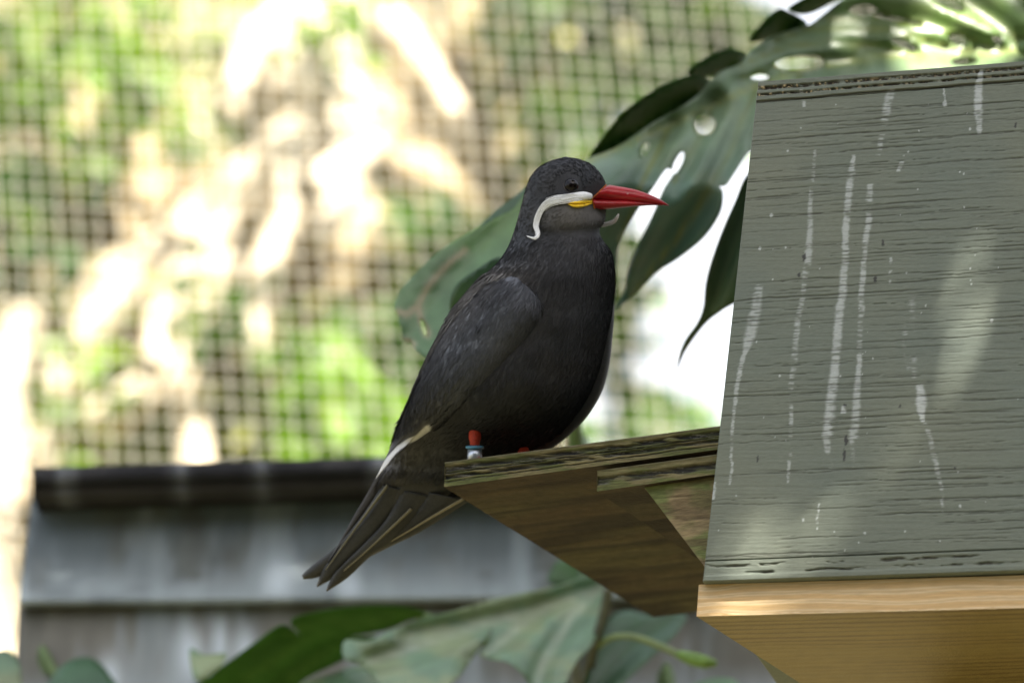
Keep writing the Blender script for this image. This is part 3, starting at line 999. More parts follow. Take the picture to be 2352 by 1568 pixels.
# orange rim of the gape where the bill leaves the feathers
rim = crom([(1393, 424), (1380, 437), (1371, 446), (1361, 457), (1363, 468), (1366, 480)], 6, False)
rd = np.array([min(body_d(u, v, BX - .004), BX - 0.0105) - 0.0002 for u, v in rim])
V, F = tube(PV3(rim[:, 0], rim[:, 1], rd), 0.00042, 6)
link('bill_rim', mesh_np('bill_rim', V, F, np.tile([0.45, 0.12, 0.02], (len(V), 1))), M['bill'], bird)

# yellow gape wattle: two fleshy lips


def lip(top, bot, puff, name='gape_wattle'):
    T_ = crom(top, 6, False); B_ = crom(bot, 6, False); n = 24; m = 8
    t = np.linspace(0, 1, n + 1)
    Tp = np.stack([np.interp(t, np.linspace(0, 1, len(T_)), T_[:, k]) for k in (0, 1)], -1)
    Bp = np.stack([np.interp(t, np.linspace(0, 1, len(B_)), B_[:, k]) for k in (0, 1)], -1)
    s = np.linspace(0, 1, m + 1)
    U = Tp[:, None, 0] * (1 - s) + Bp[:, None, 0] * s; W = Tp[:, None, 1] * (1 - s) + Bp[:, None, 1] * s
    D0 = np.array([[body_d(a, b, BX - .01) for a, b in zip(ru, rw)] for ru, rw in zip(U, W)])
    D = D0 + 0.0006 - puff * (np.sin(np.pi * s)[None] ** 0.6) * (np.sin(np.pi * np.clip(t, .03, .97)) ** 0.4)[:, None]
    X = PV3(U, W, D).reshape(-1, 3)
    F = [tuple(f) for f in grid_faces(m, n)[:, ::-1]]
    C = np.array([0.95, 0.64, 0.03]) * (0.85 + 0.25 * vnoise(U / 9.0, W / 4.0, 261).reshape(-1))[:, None]
    return link(name, mesh_np(name, X, F, C), M['wattle'], bird)


lip([(1299, 465), (1318, 461.5), (1338, 459.5), (1359, 460)], [(1299, 466), (1318, 469), (1338, 468.5), (1361, 465)], 0.0030)
lip([(1303, 467.5), (1318, 469.3), (1338, 468.8), (1360, 465.5)], [(1304, 469), (1318, 476.2), (1340, 476), (1361, 467.5)], 0.0034)


# moustaches
def moustache(pts, wid, dep, lift):
    Q = crom([(a, b) for a, b in pts], 8, False)
    w = np.interp(np.linspace(0, 1, len(Q)), np.linspace(0, 1, len(wid)), wid)
    lf = np.interp(np.linspace(0, 1, len(Q)), np.linspace(0, 1, len(lift)), lift)
    if dep is None:
        d = np.array([body_d(a, b, BX - 0.012) for a, b in Q]) - lf
        d = np.convolve(np.pad(d, 3, mode='edge'), np.ones(7) / 7, 'valid')
    else:
        d = np.interp(np.linspace(0, 1, len(Q)), np.linspace(0, 1, len(dep)), dep)
    pts3 = PV3(Q[:, 0], Q[:, 1], d)
    V, F = tube(pts3, w * 0.5 * K * 2.97, 14, (0.38, FWD))
    C = np.array([0.84, 0.86, 0.87]) * (0.85 + 0.3 * fbm(np.repeat(np.arange(len(Q)), 14) / 9.0, np.tile(np.arange(14), len(Q)) / 1.6, 271, 2))[:, None]
    mo = link('moustache', mesh_np('moustache', V, F, np.clip(C, 0, .92)), M['white'], bird)
    rq = np.random.default_rng(int(pts[0][0]))
    T_ = np.gradient(Q, axis=0); T_ /= np.linalg.norm(T_, axis=1)[:, None]
    Nn = np.stack([-T_[:, 1], T_[:, 0]], -1)
    mb = MB()
    for k in range(34 if dep is None else 8):
        o_ = rq.uniform(-.62, .62); a_ = rq.integers(0, len(Q) // 2); b_ = min(len(Q), a_ + rq.integers(18, 50))
        if b_ - a_ < 6:
            continue
        f_ = np.linspace(0, 1, b_ - a_)
        off_ = (o_ + 0.35 * (f_ - .3) * np.sign(o_))
        q_ = Q[a_:b_] + Nn[a_:b_] * (w[a_:b_] * off_ * 0.86)[:, None]
        p_ = PV3(q_[:, 0], q_[:, 1], d[a_:b_] - w[a_:b_] * .5 * K * 2.97 * .40 * np.sqrt(np.clip(1 - off_ ** 2, 0, 1)))
        Vs, Fs = tube(p_, np.linspace(.00042, .00008, len(q_)), 5)
        mb.add(Vs, Fs, np.array([0.84, 0.86, 0.87]) * rq.uniform(.85, 1.06))
    link('strands', mb.mesh('strands'), M['white'], mo, 'stuff')
    return mo


moustache([(1356, 451), (1340, 450), (1318, 453), (1300, 456), (1276, 459.5), (1256, 468), (1242, 484), (1234, 503), (1231, 518), (1234.5, 531), (1235, 541), (1229, 547), (1220, 545.5), (1210, 542)],
          [14, 20, 20, 19, 17.5, 16, 12, 10.5, 10, 8, 8, 7, 4, 1], None, [0, .0006, .001, .0012, .0015, .002, .003, .004, .005, .006])
moustache([(1362, 512), (1382, 517), (1398, 513.5), (1409, 508.5), (1416, 501), (1420.5, 491)], [11, 10, 9.5, 8, 5.5, 2], [2.992, 2.99, 2.988, 2.986, 2.985, 2.985], [0, 0])

# eye
ed = body_d(1312, 427)
ec = P(1312, 427, ed + 0.0016)
bm = bmesh.new()
bmesh.ops.create_uvsphere(bm, u_segments=28, v_segments=18, radius=0.0053)
for v in bm.verts:
    v.co = v.co + Vector(ec)
me = bpy.data.meshes.new('eye'); bm.to_mesh(me); bm.free()
at = me.color_attributes.new('Col', 'FLOAT_COLOR', 'POINT')
at.data.foreach_set('color', np.tile([0.006, 0.004, 0.004, 1], len(me.vertices)).astype(np.float32))
me.polygons.foreach_set('use_smooth', np.ones(len(me.polygons), bool))
eye = link('eye', me, M['eye'], bird)
a = np.linspace(0, 2 * np.pi, 37)
ru = 1312 + 16.2 * np.cos(a); rv = 427 + 15.2 * np.sin(a)
rp = PV3(ru, rv, np.array([body_d(x, y) for x, y in zip(ru, rv)]))
V, F = tube(rp, 0.00055, 6)
link('eyelid', mesh_np('eyelid', V, F, np.tile([0.055, 0.048, 0.044], (len(V), 1))), M['skin'], eye)

# legs, feet, band
ZT = ZS + S_TH


def leg(u_top, v_top, u_bot, d, tone):
    foot = P(u_bot, 1075, d); foot[2] = ZT + 0.004
    topp = P(u_top, v_top, d + 0.002)
    mid = topp * 0.55 + foot * 0.45
    path = crom([topp, topp * .75 + foot * .25, mid, foot * .75 + topp * .25, foot], 5, False)
    rad = np.interp(np.linspace(0, 1, len(path)), [0, .18, .34, .5, .75, 1], [.0030, .0042, .0045, .0036, .0030, .0036])
    V, F = tube(path, rad, 14)
    lg = link('leg', mesh_np('leg', V, F, np.tile(tone, (len(V), 1))), M['skin'], bird)
    heading = norm([0.97, -0.12, 0.0])
    side = np.array([-heading[1], heading[0], 0])
    tips = []
    for k, (ang, ln) in enumerate(((-0.50, .030), (0.0, .034), (0.50, .030), (math.pi, .014))):
        dirv = heading * math.cos(ang) + side * math.sin(ang)
        tip = foot + dirv * ln; tip[2] = ZT + 0.0026
        mid2 = foot * .5 + tip * .5; mid2[2] = ZT + 0.0030
        Vt, Ft = tube(crom([foot, mid2, tip], 5, False), np.linspace(.0026, .0019, 11), 10)
        toe = link('toe', mesh_np('toe', Vt, Ft, np.tile(tone, (len(Vt), 1))), M['skin'], bird)
        c2 = tip + dirv * .004 + [0, 0, .0016]; c3 = tip + dirv * .0075 + [0, 0, -.0012]
        Vc, Fc = tube(crom([tip, c2, c3], 4, False), np.linspace(.0018, .0003, 9), 8)
        link('claw', mesh_np('claw', Vc, Fc, np.tile([0.02, 0.018, 0.018], (len(Vc), 1))), M['eye'], toe)
        tips.append(tip)
    Vw = [foot + [0, 0, -.0005]] + [t + [0, 0, -.0003] for t in tips[:3]]
    m01 = (tips[0] + tips[1]) / 2 - heading * .007; m12 = (tips[1] + tips[2]) / 2 - heading * .007
    Vw = np.array([Vw[0], Vw[1], m01, Vw[2], m12, Vw[3]])
    Vw2 = Vw + [0, 0, -.0012]
    Fw = [(0, 1, 2, 3, 4, 5), (11, 10, 9, 8, 7, 6)] + [(i, (i + 1) % 6, (i + 1) % 6 + 6, i + 6) for i in range(6)]
    link('web', mesh_np('web', np.concatenate([Vw, Vw2]), Fw, np.tile(tone, (12, 1)), False), M['skin'], bird)
    return topp, foot


RED = [0.62, 0.060, 0.028]
topp, foot = leg(1091, 976, 1090, 2.972, RED)
leg(1202, 1026, 1206, 2.998, RED)
axis = norm(foot - topp)


def ring(name, centre, r0, r1, h, col, mat, seg=32):
    u1 = norm(np.cross(axis, [0, 1, 0])); u2 = np.cross(axis, u1)
    prof = [(r0, -h / 2), (r1, -h / 2 + .0006), (r1 + .0002, 0), (r1, h / 2 - .0006), (r0, h / 2)]
    V = []
    for k in range(seg):
        a = 2 * math.pi * k / seg
        for r, z in prof:
            V.append(centre + (u1 * math.cos(a) + u2 * math.sin(a)) * r + axis * z)
    n = len(prof)
    F = [(k * n + i, ((k + 1) % seg) * n + i, ((k + 1) % seg) * n + (i + 1) % n, k * n + (i + 1) % n) for k in range(seg) for i in range(n)]
    return link(name, mesh_np(name, V, F, np.tile(col, (len(V), 1))), mat, bird)


leglen = np.linalg.norm(foot - topp)
cb = topp + axis * (leglen * 0.80)
ring('leg_band', cb, .0030, .0050, .0095, [0.62, 0.66, 0.72], M['metal'])
o = ring('leg_ring', cb - axis * .0058, .0034, .0062, .0030, [0.10, 0.30, 0.42], M['band'])

# --- plumage: short barbs over body and wing, soft outline


def blades(name, V, F, PX, colf, n, length, width, lift, seed, keep=None):
    r = np.random.default_rng(seed)
    tri = []
    for f in F:
        if len(f) == 4:
            tri += [(f[0], f[1], f[2]), (f[0], f[2], f[3])]
    tri = np.array(tri)
    a, b, c = V[tri[:, 0]], V[tri[:, 1]], V[tri[:, 2]]
    N = np.cross(b - a, c - a); ar = np.linalg.norm(N, axis=1)
    idx = r.choice(len(tri), n, p=ar / ar.sum())
    w = r.dirichlet((1, 1, 1), n)
    T = tri[idx]
    Q = (V[T] * w[..., None]).sum(1); px = (PX[T] * w[..., None]).sum(1)
    nn = N[idx] / (ar[idx][:, None] + 1e-12)
    cen = V.mean(0)
    u, v = px[:, 0], px[:, 1]
    # flow: back from the bill on the head, down the body behind it
    hu, hv = u - 1405, v - 440
    hl = np.hypot(hu, hv) + 1e-6
    k = sstep(500, 600, v)
    fu = hu / hl * (1 - k) + (-0.42) * k; fv = hv / hl * (1 - k) + 0.9 * k
    fu += r.normal(0, .13, n); fv += r.normal(0, .13, n)
    flow = fu[:, None] * RGT - fv[:, None] * UPV
    flow = flow - (flow * nn).sum(1)[:, None] * nn
    flow /= np.linalg.norm(flow, axis=1)[:, None] + 1e-9
    side = np.cross(flow, nn)
    L = r.uniform(.6, 1.2, n)[:, None] * length; W = r.uniform(.6, 1.3, n)[:, None] * width
    kp = np.ones(n) if keep is None else keep(u, v)
    L = L * kp[:, None]
    lf = lift * (kp ** 2)[:, None]
    p0 = Q - nn * .0004
    pm = Q + flow * L * .5 + nn * (lf * .8 + .00004)
    p1 = Q + flow * L + nn * (lf * r.uniform(.4, 1.3, n)[:, None] - .00006)
    sel = kp > 0.06
    VV = np.stack([p0 - side * W, p0 + side * W, pm + side * W * .8, p1, pm - side * W * .8], 1)[sel].reshape(-1, 3)
    FF = (np.arange(int(sel.sum())) * 5)[:, None] + np.array([0, 1, 2, 3, 4])
    C = (colf(u, v) * r.uniform(.84, 1.18, n)[:, None])[sel]
    me = mesh_np(name, VV, FF, np.repeat(C, 5, 0), False)
    return me


def keep_body(u, v):
    # short on the crown, off the eye, longer on the breast and back
    k = 0.45 + 0.55 * sstep(480, 620, v)
    k = np.where(np.hypot(u - 1312, v - 427) < 27, 0.02, k)
    return np.where((u > 1295) & (u < 1375) & (np.abs(v - 466) < 18), 0.02, k)


link('down', blades('down', BODY_V, BODY_F, BODY_PX, body_col, 42000, .0080, .00032, .00045, 5, keep_body), M['plume'], body, 'stuff')
link('barb', blades('barb', WV, WF, WPX, wing_col, 14000, .0090, .00034, .0002, 6, lambda u, v: np.where(seg_dist(u, v, TRAIL) < 30, .05, 1.0)), M['plume'], wing, 'stuff')
# frayed pale feathers of the mantle edge


def mantle(u, v):
    lu = np.interp(v, [q[0][1] for q in SEC], [q[0][0] for q in SEC])
    return np.where((u - lu < 46) & (v > 622) & (v < 742), 1.0, 0.01)


link('mantle_feathers', blades('mantle_feathers', BODY_V, BODY_F, BODY_PX, lambda u, v: body_col(u, v) * 0.4 + np.array([0.12, 0.115, 0.108]), 16000, .012, .0008, .0014, 9, mantle), M['plume'], body, 'stuff')


# ------------------------------------------------------------------ monstera leaves
def blade_mesh(name, outline, dfun, colfun, holes=(), step=13, jag=0.0, sub=6):
    O = crom(outline, sub)
    if jag:
        k = np.arange(len(O))
        O = O + np.stack([jag * (vnoise(k / 2.3, k * 0, 301) - .5), jag * (vnoise(k / 2.3, k * 0, 302) - .5)], -1)
    HS = [crom(h, 6) for h in holes]
    pts = [Vector((a, b)) for a, b in O]
    edges = [(i, (i + 1) % len(O)) for i in range(len(O))]
    for h in HS:
        n = len(pts)
        pts += [Vector((a, b)) for a, b in h]
        edges += [(n + i, n + (i + 1) % len(h)) for i in range(len(h))]
    lo, hi = O.min(0), O.max(0)
    gx, gy = np.meshgrid(np.arange(lo[0], hi[0], step), np.arange(lo[1], hi[1], step))
    gx = gx + (np.arange(gx.shape[0])[:, None] % 2) * step / 2
    ok = inside(O, gx, gy)
    for h in HS:
        ok &= ~inside(h, gx, gy)
    allb = np.concatenate([O] + HS)
    gp = np.stack([gx[ok], gy[ok]], -1)
    if len(gp):
        dm = np.min(np.hypot(gp[:, None, 0] - allb[None, :, 0], gp[:, None, 1] - allb[None, :, 1]), 1)
        gp = gp[dm > step * 0.45]
        pts += [Vector((a, b)) for a, b in gp]
    res = geometry.delaunay_2d_cdt(pts, edges, [], 0, 1e-4)
    vs = np.array([(p.x, p.y) for p in res[0]])
    fs = np.array([f for f in res[2]])
    c = vs[fs].mean(1)
    ok = inside(O, c[:, 0], c[:, 1])
    for h in HS:
        ok &= ~inside(h, c[:, 0], c[:, 1])
    fs = fs[ok]
    X = PV3(vs[:, 0], vs[:, 1], dfun(vs[:, 0], vs[:, 1]))
    # orient towards the camera
    n = np.cross(X[fs[:, 1]] - X[fs[:, 0]], X[fs[:, 2]] - X[fs[:, 0]])
    flip = (n @ FWD) > 0
    fs[flip] = fs[flip][:, ::-1]
    return mesh_np(name, X, fs, colfun(vs[:, 0], vs[:, 1]))


def leafy(name, outline, dfun, colfun, parent, holes=(), step=13, jag=0.0, sub=6, thick=0.0007, mat='leaf'):
    o = link(name, blade_mesh(name, outline, dfun, colfun, holes, step, jag, sub), M[mat], parent)
    md = o.modifiers.new('thickness', 'SOLIDIFY'); md.thickness = thick; md.offset = -1
    return o


plant = thing('monstera_plant', 'large monstera with holed glossy leaf hanging behind the painted nest box', 'plant', (0.75, 3.75, 0.0))
MID = [(2360, 112), (2240, 122), (2100, 124), (1960, 138), (1850, 160), (1740, 196), (1640, 240), (1540, 288), (1440, 330), (1350, 370)]
VEINS = [[(2300, 118), (2230, 90), (2120, 55), (2000, 38), (1900, 45)], [(2240, 122), (2150, 100), (2060, 74), (1960, 62), (1860, 66), (1780, 92)],
         [(2100, 124), (2000, 104), (1900, 96), (1800, 110), (1700, 150)], [(2352, 100), (2300, 60), (2240, 20), (2190, -20)], [(1960, 138), (1890, 132), (1800, 146), (1700, 180)],
         [(1740, 196), (1715, 260), (1675, 350), (1620, 450), (1545, 560), (1450, 680)], [(1640, 240), (1600, 330), (1550, 420)], [(1540, 288), (1500, 370), (1460, 450), (1430, 560), (1420, 660)],
         [(1850, 160), (1800, 240), (1740, 320)]]


def leaf_depth(u, v):
    base = 3.30 + np.where(v < 430, (430 - v) * 0.00031, (v - 430) * 0.00022)
    base = base + 0.00004 * (u - 1700)
    # pleats between the side veins, and a channel along the midrib
    m = seg_dist(u, v, MID)
    ple = np.minimum.reduce([seg_dist(u, v, q) for q in VEINS])
    return base + 0.014 * np.exp(-(m / 30.0) ** 2) + 0.017 * np.exp(-(ple / 34.0) ** 2) - 0.007 * fbm(u / 130.0, v / 130.0, 311, 2)


def leaf_col(u, v):
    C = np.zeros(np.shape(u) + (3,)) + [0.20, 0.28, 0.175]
    C = mixc(C, [0.058, 0.130, 0.108], sstep(260, 560, v) * 0.95)  # hanging lobes darker and bluer: shade and sky sheen painted in
    C = mixc(C, [0.070, 0.120, 0.026], sstep(1700, 2050, u) * sstep(260, 60, v))  # sunlit part coloured darker and yellower to suit the sun there
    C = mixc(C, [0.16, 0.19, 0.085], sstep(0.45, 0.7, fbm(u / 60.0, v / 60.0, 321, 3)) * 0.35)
    m = seg_dist(u, v, MID)
    C = mixc(C, [0.26, 0.29, 0.10], np.exp(-(m / 7.0) ** 2) * 0.8)
    for q in VEINS:
        C = mixc(C, [0.17, 0.19, 0.05], np.exp(-(seg_dist(u, v, q) / 5.0) ** 2) * 0.7)
    return C


def ell(cu, cv, a, b, ang=0, n=8):
    t = np.linspace(0, 2 * np.pi, n, endpoint=False); ca, sa = math.cos(ang), math.sin(ang)
    return [(cu + a * math.cos(x) * ca - b * math.sin(x) * sa, cv + a * math.cos(x) * sa + b * math.sin(x) * ca) for x in t]


HOLES = [ell(1617, 287, 25, 25, -.6), ell(1480, 342, 10, 18, .35), ell(1558, 374, 8, 28, .45), ell(1835, 146, 58, 17, -.06), ell(1745, 177, 20, 6, -.05),
         ell(2200, 93, 26, 12, .35), ell(2292, 90, 12, 9, .5), ell(2075, 101, 32, 10, .38), ell(2178, 6, 42, 14, .42), ell(1982, 24, 30, 11, -.05), ell(2060, 45, 60, 4.5, .22), ell(2215, 141, 30, 10, -.05)]
BLADE = [(1336, 374), (1416, 338), (1500, 283), (1560, 250), (1610, 214), (1632, 184), (1660, 162), (1700, 146), (1722, 120), (1765, 88), (1815, 70), (1860, 56), (1895, 30), (1960, -16), (2080, -70), (2330, -100), (2470, -40), (2480, 120), (2380, 210),
         (2150, 300), (1900, 330), (1770, 340), (1722, 348), (1690, 392), (1668, 424), (1652, 428), (1660, 444), (1654, 490), (1618, 545), (1560, 592), (1505, 628), (1462, 672), (1412, 712), (1436, 668), (1442, 620), (1462, 570), (1500, 490), (1528, 428), (1546, 398),
         (1530, 388), (1500, 430), (1458, 494), (1426, 552), (1416, 606), (1414, 660), (1408, 720), (1394, 790), (1372, 760), (1350, 640), (1340, 520), (1330, 430)]
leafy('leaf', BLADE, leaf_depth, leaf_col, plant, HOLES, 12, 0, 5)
# lobes of the same leaf bent back over its upper edge, showing their undersides


def lobe_col(u, v):
    C = np.zeros(np.shape(u) + (3,)) + [0.026, 0.066, 0.012]  # underside green darkened more, its shadow put into the colour
    return C * (0.8 + 0.4 * fbm(u / 60.0, v / 60.0, 331, 2))[..., None]


def fold_depth(u, v):
    # falls away from the rim of the blade, facing down and back
    return 3.36 + (400 - v) * 0.00031 - 0.012 - 0.0012 * (seg_dist(u, v, [(1345, 372), (1470, 302), (1610, 214), (1690, 156), (1810, 70), (1900, 20)]))


for ol in ([(1352, 368), (1386, 316), (1445, 249), (1521, 199), (1586, 173), (1615, 175), (1630, 190), (1612, 215), (1560, 255), (1470, 305), (1416, 342)],
           [(1580, 170), (1609, 141), (1668, 114), (1694, 116), (1714, 127), (1690, 160), (1638, 175)],
           [(1722, 95), (1755, 50), (1788, 23), (1808, 26), (1854, 54), (1805, 78), (1761, 92)],
           [(1812, 22), (1849, -4), (1900, -30), (1960, -30), (1900, 14), (1850, 34)]):
    leafy('lobe', ol, fold_depth, lobe_col, plant, (), 14, mat='leaf_under')
# dark lobe hanging in front of the bright gap by the box
LOBE3 = [(1760, 380), (1716, 404), (1690, 462), (1660, 530), (1636, 596), (1622, 650), (1616, 706), (1602, 742), (1578, 776), (1562, 812), (1556, 850), (1570, 815), (1592, 780), (1622, 742), (1656, 714), (1700, 690), (1770, 650), (1800, 500)]


def l3_depth(u, v):
    return 3.24 + (v - 400) * 0.00012 + 0.012 * np.exp(-(seg_dist(u, v, [(1740, 380), (1680, 560), (1620, 730), (1560, 845)]) / 22.0) ** 2)


def l3_col(u, v):
    C = np.zeros(np.shape(u) + (3,)) + [0.030, 0.065, 0.032]
    return mixc(C, [0.07, 0.12, 0.03], sstep(600, 720, v) * 0.5)


leafy('leaf', LOBE3, l3_depth, l3_col, plant, (), 14)
# petioles and the stem behind the box
for pts, r0, r1 in (([P(2350, 110, 3.40), P(2420, 160, 3.46), P(2440, 500, 3.62), np.array([0.75, 3.75, 1.2]), np.array([0.75, 3.75, 0.0])], .006, .016),
                    ([P(1770, 400, 3.25), P(1860, 420, 3.36), P(2200, 600, 3.6), np.array([0.76, 3.74, 1.9])], .004, .008)):
    V, F = tube(crom(pts, 8, False), np.linspace(r0, r1, (len(pts) - 1) * 8 + 1), 8)
    link('petiole', mesh_np('petiole', V, F, np.tile([0.12, 0.19, 0.06], (len(V), 1))), M['stem'], plant)

# second leaf, behind the bird's back, torn at its lower edge
left_leaf = thing('torn_leaf_plant', 'torn green leaf with brown-edged splits behind the back of the bird', 'plant', (0.12, 3.70, 0.0))
LEAFB = [(1240, 420), (1180, 480), (1110, 516), (1043, 554), (987, 595), (934, 648), (908, 692), (912, 722), (921, 750), (928, 780), (946, 786), (952, 800), (968, 812), (1000, 830), (1080, 820), (1200, 760), (1330, 640), (1360, 480)]
TEAR = [[(1068, 575), (1030, 605), (985, 655), (960, 700), (968, 740), (984, 770)], [(912, 715), (936, 722), (952, 706)], [(926, 782), (948, 790)]]


def lb_depth(u, v):
    return 3.27 + (560 - v) * 0.00022 + 0.010 * np.exp(-(seg_dist(u, v, [(1240, 440), (1120, 560), (1000, 690), (940, 770)]) / 40.0) ** 2) + 0.004 * fbm(u / 50.0, v / 50.0, 341, 2)


def lb_col(u, v):
    C = np.zeros(np.shape(u) + (3,)) + [0.115, 0.205, 0.095]
    C = mixc(C, [0.14, 0.25, 0.075], sstep(620, 500, v) * 0.7)
    C = C * (0.8 + 0.4 * fbm(u / 40.0, v / 40.0, 342, 3))[..., None]
    for q in TEAR:
        d = seg_dist(u, v, q)
        C = mixc(C, [0.42, 0.34, 0.24], np.exp(-(d / (5.0 + 5 * fbm(u / 14.0, v / 14.0, 343, 2))) ** 2) * 0.85)
    return C


leafy('leaf', LEAFB, lb_depth, lb_col, left_leaf, [ell(973, 752, 5, 20, -.3)], 9, 5)
leafy('lobe', [(1230, 415), (1190, 445), (1130, 490), (1094, 526), (1130, 512), (1180, 484), (1250, 440)], lambda u, v: 3.31 + (560 - v) * 0.0002, lambda u, v: l3_col(u, v) * 1.7, left_leaf, (), 10)
leafy('lobe', [(1150, 590), (1090, 622), (1050, 652), (1034, 690), (1040, 720), (1090, 700), (1160, 650)], lambda u, v: 3.215 + 0 * u, lambda u, v: l3_col(u, v) * 1.35, left_leaf, (), 10)
pts = [P(1320, 560, 3.28), P(1300, 760, 3.36), P(1330, 1100, 3.66), P(1345, 1360, 3.74), np.array([0.12, 3.70, 1.0]), np.array([0.12, 3.70, 0.0])]
V, F = tube(crom(pts, 8, False), np.linspace(.004, .012, 41), 8)
link('petiole', mesh_np('petiole', V, F, np.tile([0.12, 0.19, 0.06], (len(V), 1))), M['stem'], left_leaf)

# lower plant: pale leaf under the shelf, dark leaf to its left, small shoots
lower = thing('low_monstera_plant', 'pale drooping monstera leaf and dark leaf below the landing shelf', 'plant', (0.05, 3.85, 0.0))
PALE = [(1395, 1348), (1357, 1320), (1300, 1338), (1233, 1354), (1160, 1368), (1076, 1392), (990, 1416), (907, 1442), (846, 1470), (795, 1468), (786, 1492), (796, 1514), (838, 1528), (862, 1556), (900, 1590), (980, 1600), (1046, 1560), (1076, 1524), (1112, 1470),
        (1130, 1440), (1122, 1474), (1100, 1500), (1128, 1512), (1168, 1520), (1206, 1552), (1230, 1596), (1284, 1584), (1326, 1516), (1360, 1480), (1382, 1420)]
PV_ = [[(1380, 1352), (1260, 1392), (1130, 1430), (1000, 1470), (850, 1520)], [(1380, 1352), (1310, 1420), (1250, 1520), (1225, 1590)], [(1260, 1392), (1190, 1440), (1090, 1520)], [(1180, 1412), (1060, 1440), (940, 1460)]]


def pale_depth(u, v):
    ple = np.minimum.reduce([seg_dist(u, v, q) for q in PV_])
    return 3.56 + (1440 - v) * 0.00075 - 0.00004 * (1390 - u) + 0.036 * np.exp(-(ple / 30.0) ** 2) - 0.014 * fbm(u / 110.0, v / 90.0, 352, 2)


def pale_col(u, v):
    C = np.zeros(np.shape(u) + (3,)) + [0.155, 0.255, 0.145]
    C = mixc(C, [0.27, 0.30, 0.15], sstep(0.42, 0.65, fbm(u / 80.0, v / 40.0, 351, 3)) * 0.7)
    for q in PV_:
        C = mixc(C, [0.42, 0.45, 0.34], np.exp(-(seg_dist(u, v, q) / 9.0) ** 2) * 0.6)
    d = np.hypot(u - 1400, v - 1345)
    return C


leafy('leaf', PALE, pale_depth, pale_col, lower, (), 14, 0, 4)
DARKL = [(440, 1600), (490, 1546), (540, 1508), (587, 1474), (648, 1435), (690, 1458), (668, 1424), (739, 1403), (851, 1392), (935, 1395), (975, 1408), (935, 1426), (880, 1448), (800, 1462), (866, 1462), (830, 1484), (815, 1500), (760, 1530), (700, 1560), (640, 1600)]
DV = [[(960, 1405), (840, 1428), (700, 1470), (560, 1560)], [(900, 1415), (780, 1420), (660, 1450)], [(860, 1440), (760, 1490), (660, 1560)]]


def dark_depth(u, v):
    ple = np.minimum.reduce([seg_dist(u, v, q) for q in DV])
    return 3.60 - (1440 - v) * 0.00045 + 0.010 * np.exp(-(ple / 22.0) ** 2)


def dark_col(u, v):
    C = np.zeros(np.shape(u) + (3,)) + [0.045, 0.130, 0.018]
    for q in DV:
        C = mixc(C, [0.09, 0.19, 0.04], np.exp(-(seg_dist(u, v, q) / 9.0) ** 2) * 0.6)
    return C


leafy('leaf', DARKL, dark_depth, dark_col, lower, (), 16, mat='leaf_under')
leafy('leaf', [(690, 1600), (690, 1570), (760, 1546), (830, 1528), (870, 1556), (900, 1600)], lambda u, v: 3.62 + (1560 - v) * .0006, pale_col, lower, (), 16)
leafy('leaf', [(436, 1490), (470, 1502), (520, 1500), (506, 1530), (480, 1548), (448, 1560)], lambda u, v: 3.66 + (1500 - v) * .0005, lambda u, v: pale_col(u, v) * 1.1, lower, (), 14)
leafy('leaf', [(1395, 1420), (1440, 1400), (1497, 1412), (1575, 1410), (1560, 1446), (1530, 1478), (1480, 1524), (1441, 1560), (1380, 1620), (1330, 1620), (1350, 1540), (1375, 1470)],
      lambda u, v: 3.58 + (1480 - v) * .0004 + .010 * np.exp(-(seg_dist(u, v, [(1560, 1412), (1450, 1490), (1350, 1600)]) / 25.0) ** 2), lambda u, v: l3_col(u, v * 0 + 500) * 1.8, lower, (), 14)
leafy('leaf', [(1262, 1336), (1270, 1300), (1290, 1284), (1330, 1290), (1330, 1340)], lambda u, v: 3.66 + (1320 - v) * .0004, lambda u, v: dark_col(u, v) * .7, lower, (), 14)
leafy('leaf', [(110, 1600), (130, 1540), (170, 1512), (215, 1512), (250, 1545), (268, 1600)], lambda u, v: 3.70 + (1540 - v) * .0006, lambda u, v: l3_col(u, v * 0 + 500) * 1.9, lower, (), 16)
leafy('leaf', [(-40, 1520), (0, 1492), (30, 1500), (48, 1540), (40, 1600), (-40, 1600)], lambda u, v: 3.70 + (1540 - v) * .0005, lambda u, v: pale_col(u, v) * .8, lower, (), 16)
leafy('leaf', [(1560, 1600), (1580, 1575), (1640, 1556), (1690, 1562), (1700, 1600)], lambda u, v: 3.66 + (1540 - v) * .0006, pale_col, lower, (), 16)


def stalk(pts, rads, col, parent=lower, name='petiole'):
    q = crom(pts, 8, False)
    V, F = tube(q, np.interp(np.linspace(0, 1, len(q)), np.linspace(0, 1, len(rads)), rads), 9)
    return link(name, mesh_np(name, V, F, np.tile(col, (len(V), 1))), M['stem'], parent)


stalk([P(1398, 1350, 3.53), P(1386, 1410, 3.54), P(1366, 1480, 3.55), P(1350, 1560, 3.58), P(1330, 1700, 3.7), np.array([0.05, 3.85, 1.2]), np.array([0.05, 3.85, 0])], [.0042, .0042, .004, .005, .01, .014, .016], [0.11, 0.115, 0.075])
stalk([P(1372, 1485, 3.55), P(1408, 1462, 3.53), P(1458, 1462, 3.51), P(1510, 1480, 3.50), P(1560, 1503, 3.49)], [.0026, .0026, .0028, .003, .003], [0.17, 0.22, 0.08])
stalk([P(1556, 1501, 3.49), P(1590, 1512, 3.485), P(1622, 1520, 3.48), P(1646, 1522, 3.48)], [.003, .0058, .0056, .002], [0.14, 0.24, 0.04], lower, 'leaf_bud')
stalk([P(940, 1405, 3.60), P(1100, 1470, 3.66), P(1300, 1640, 3.74), np.array([0.05, 3.85, 1.6])], [.004, .005, .006, .008], [0.12, 0.19, 0.06])
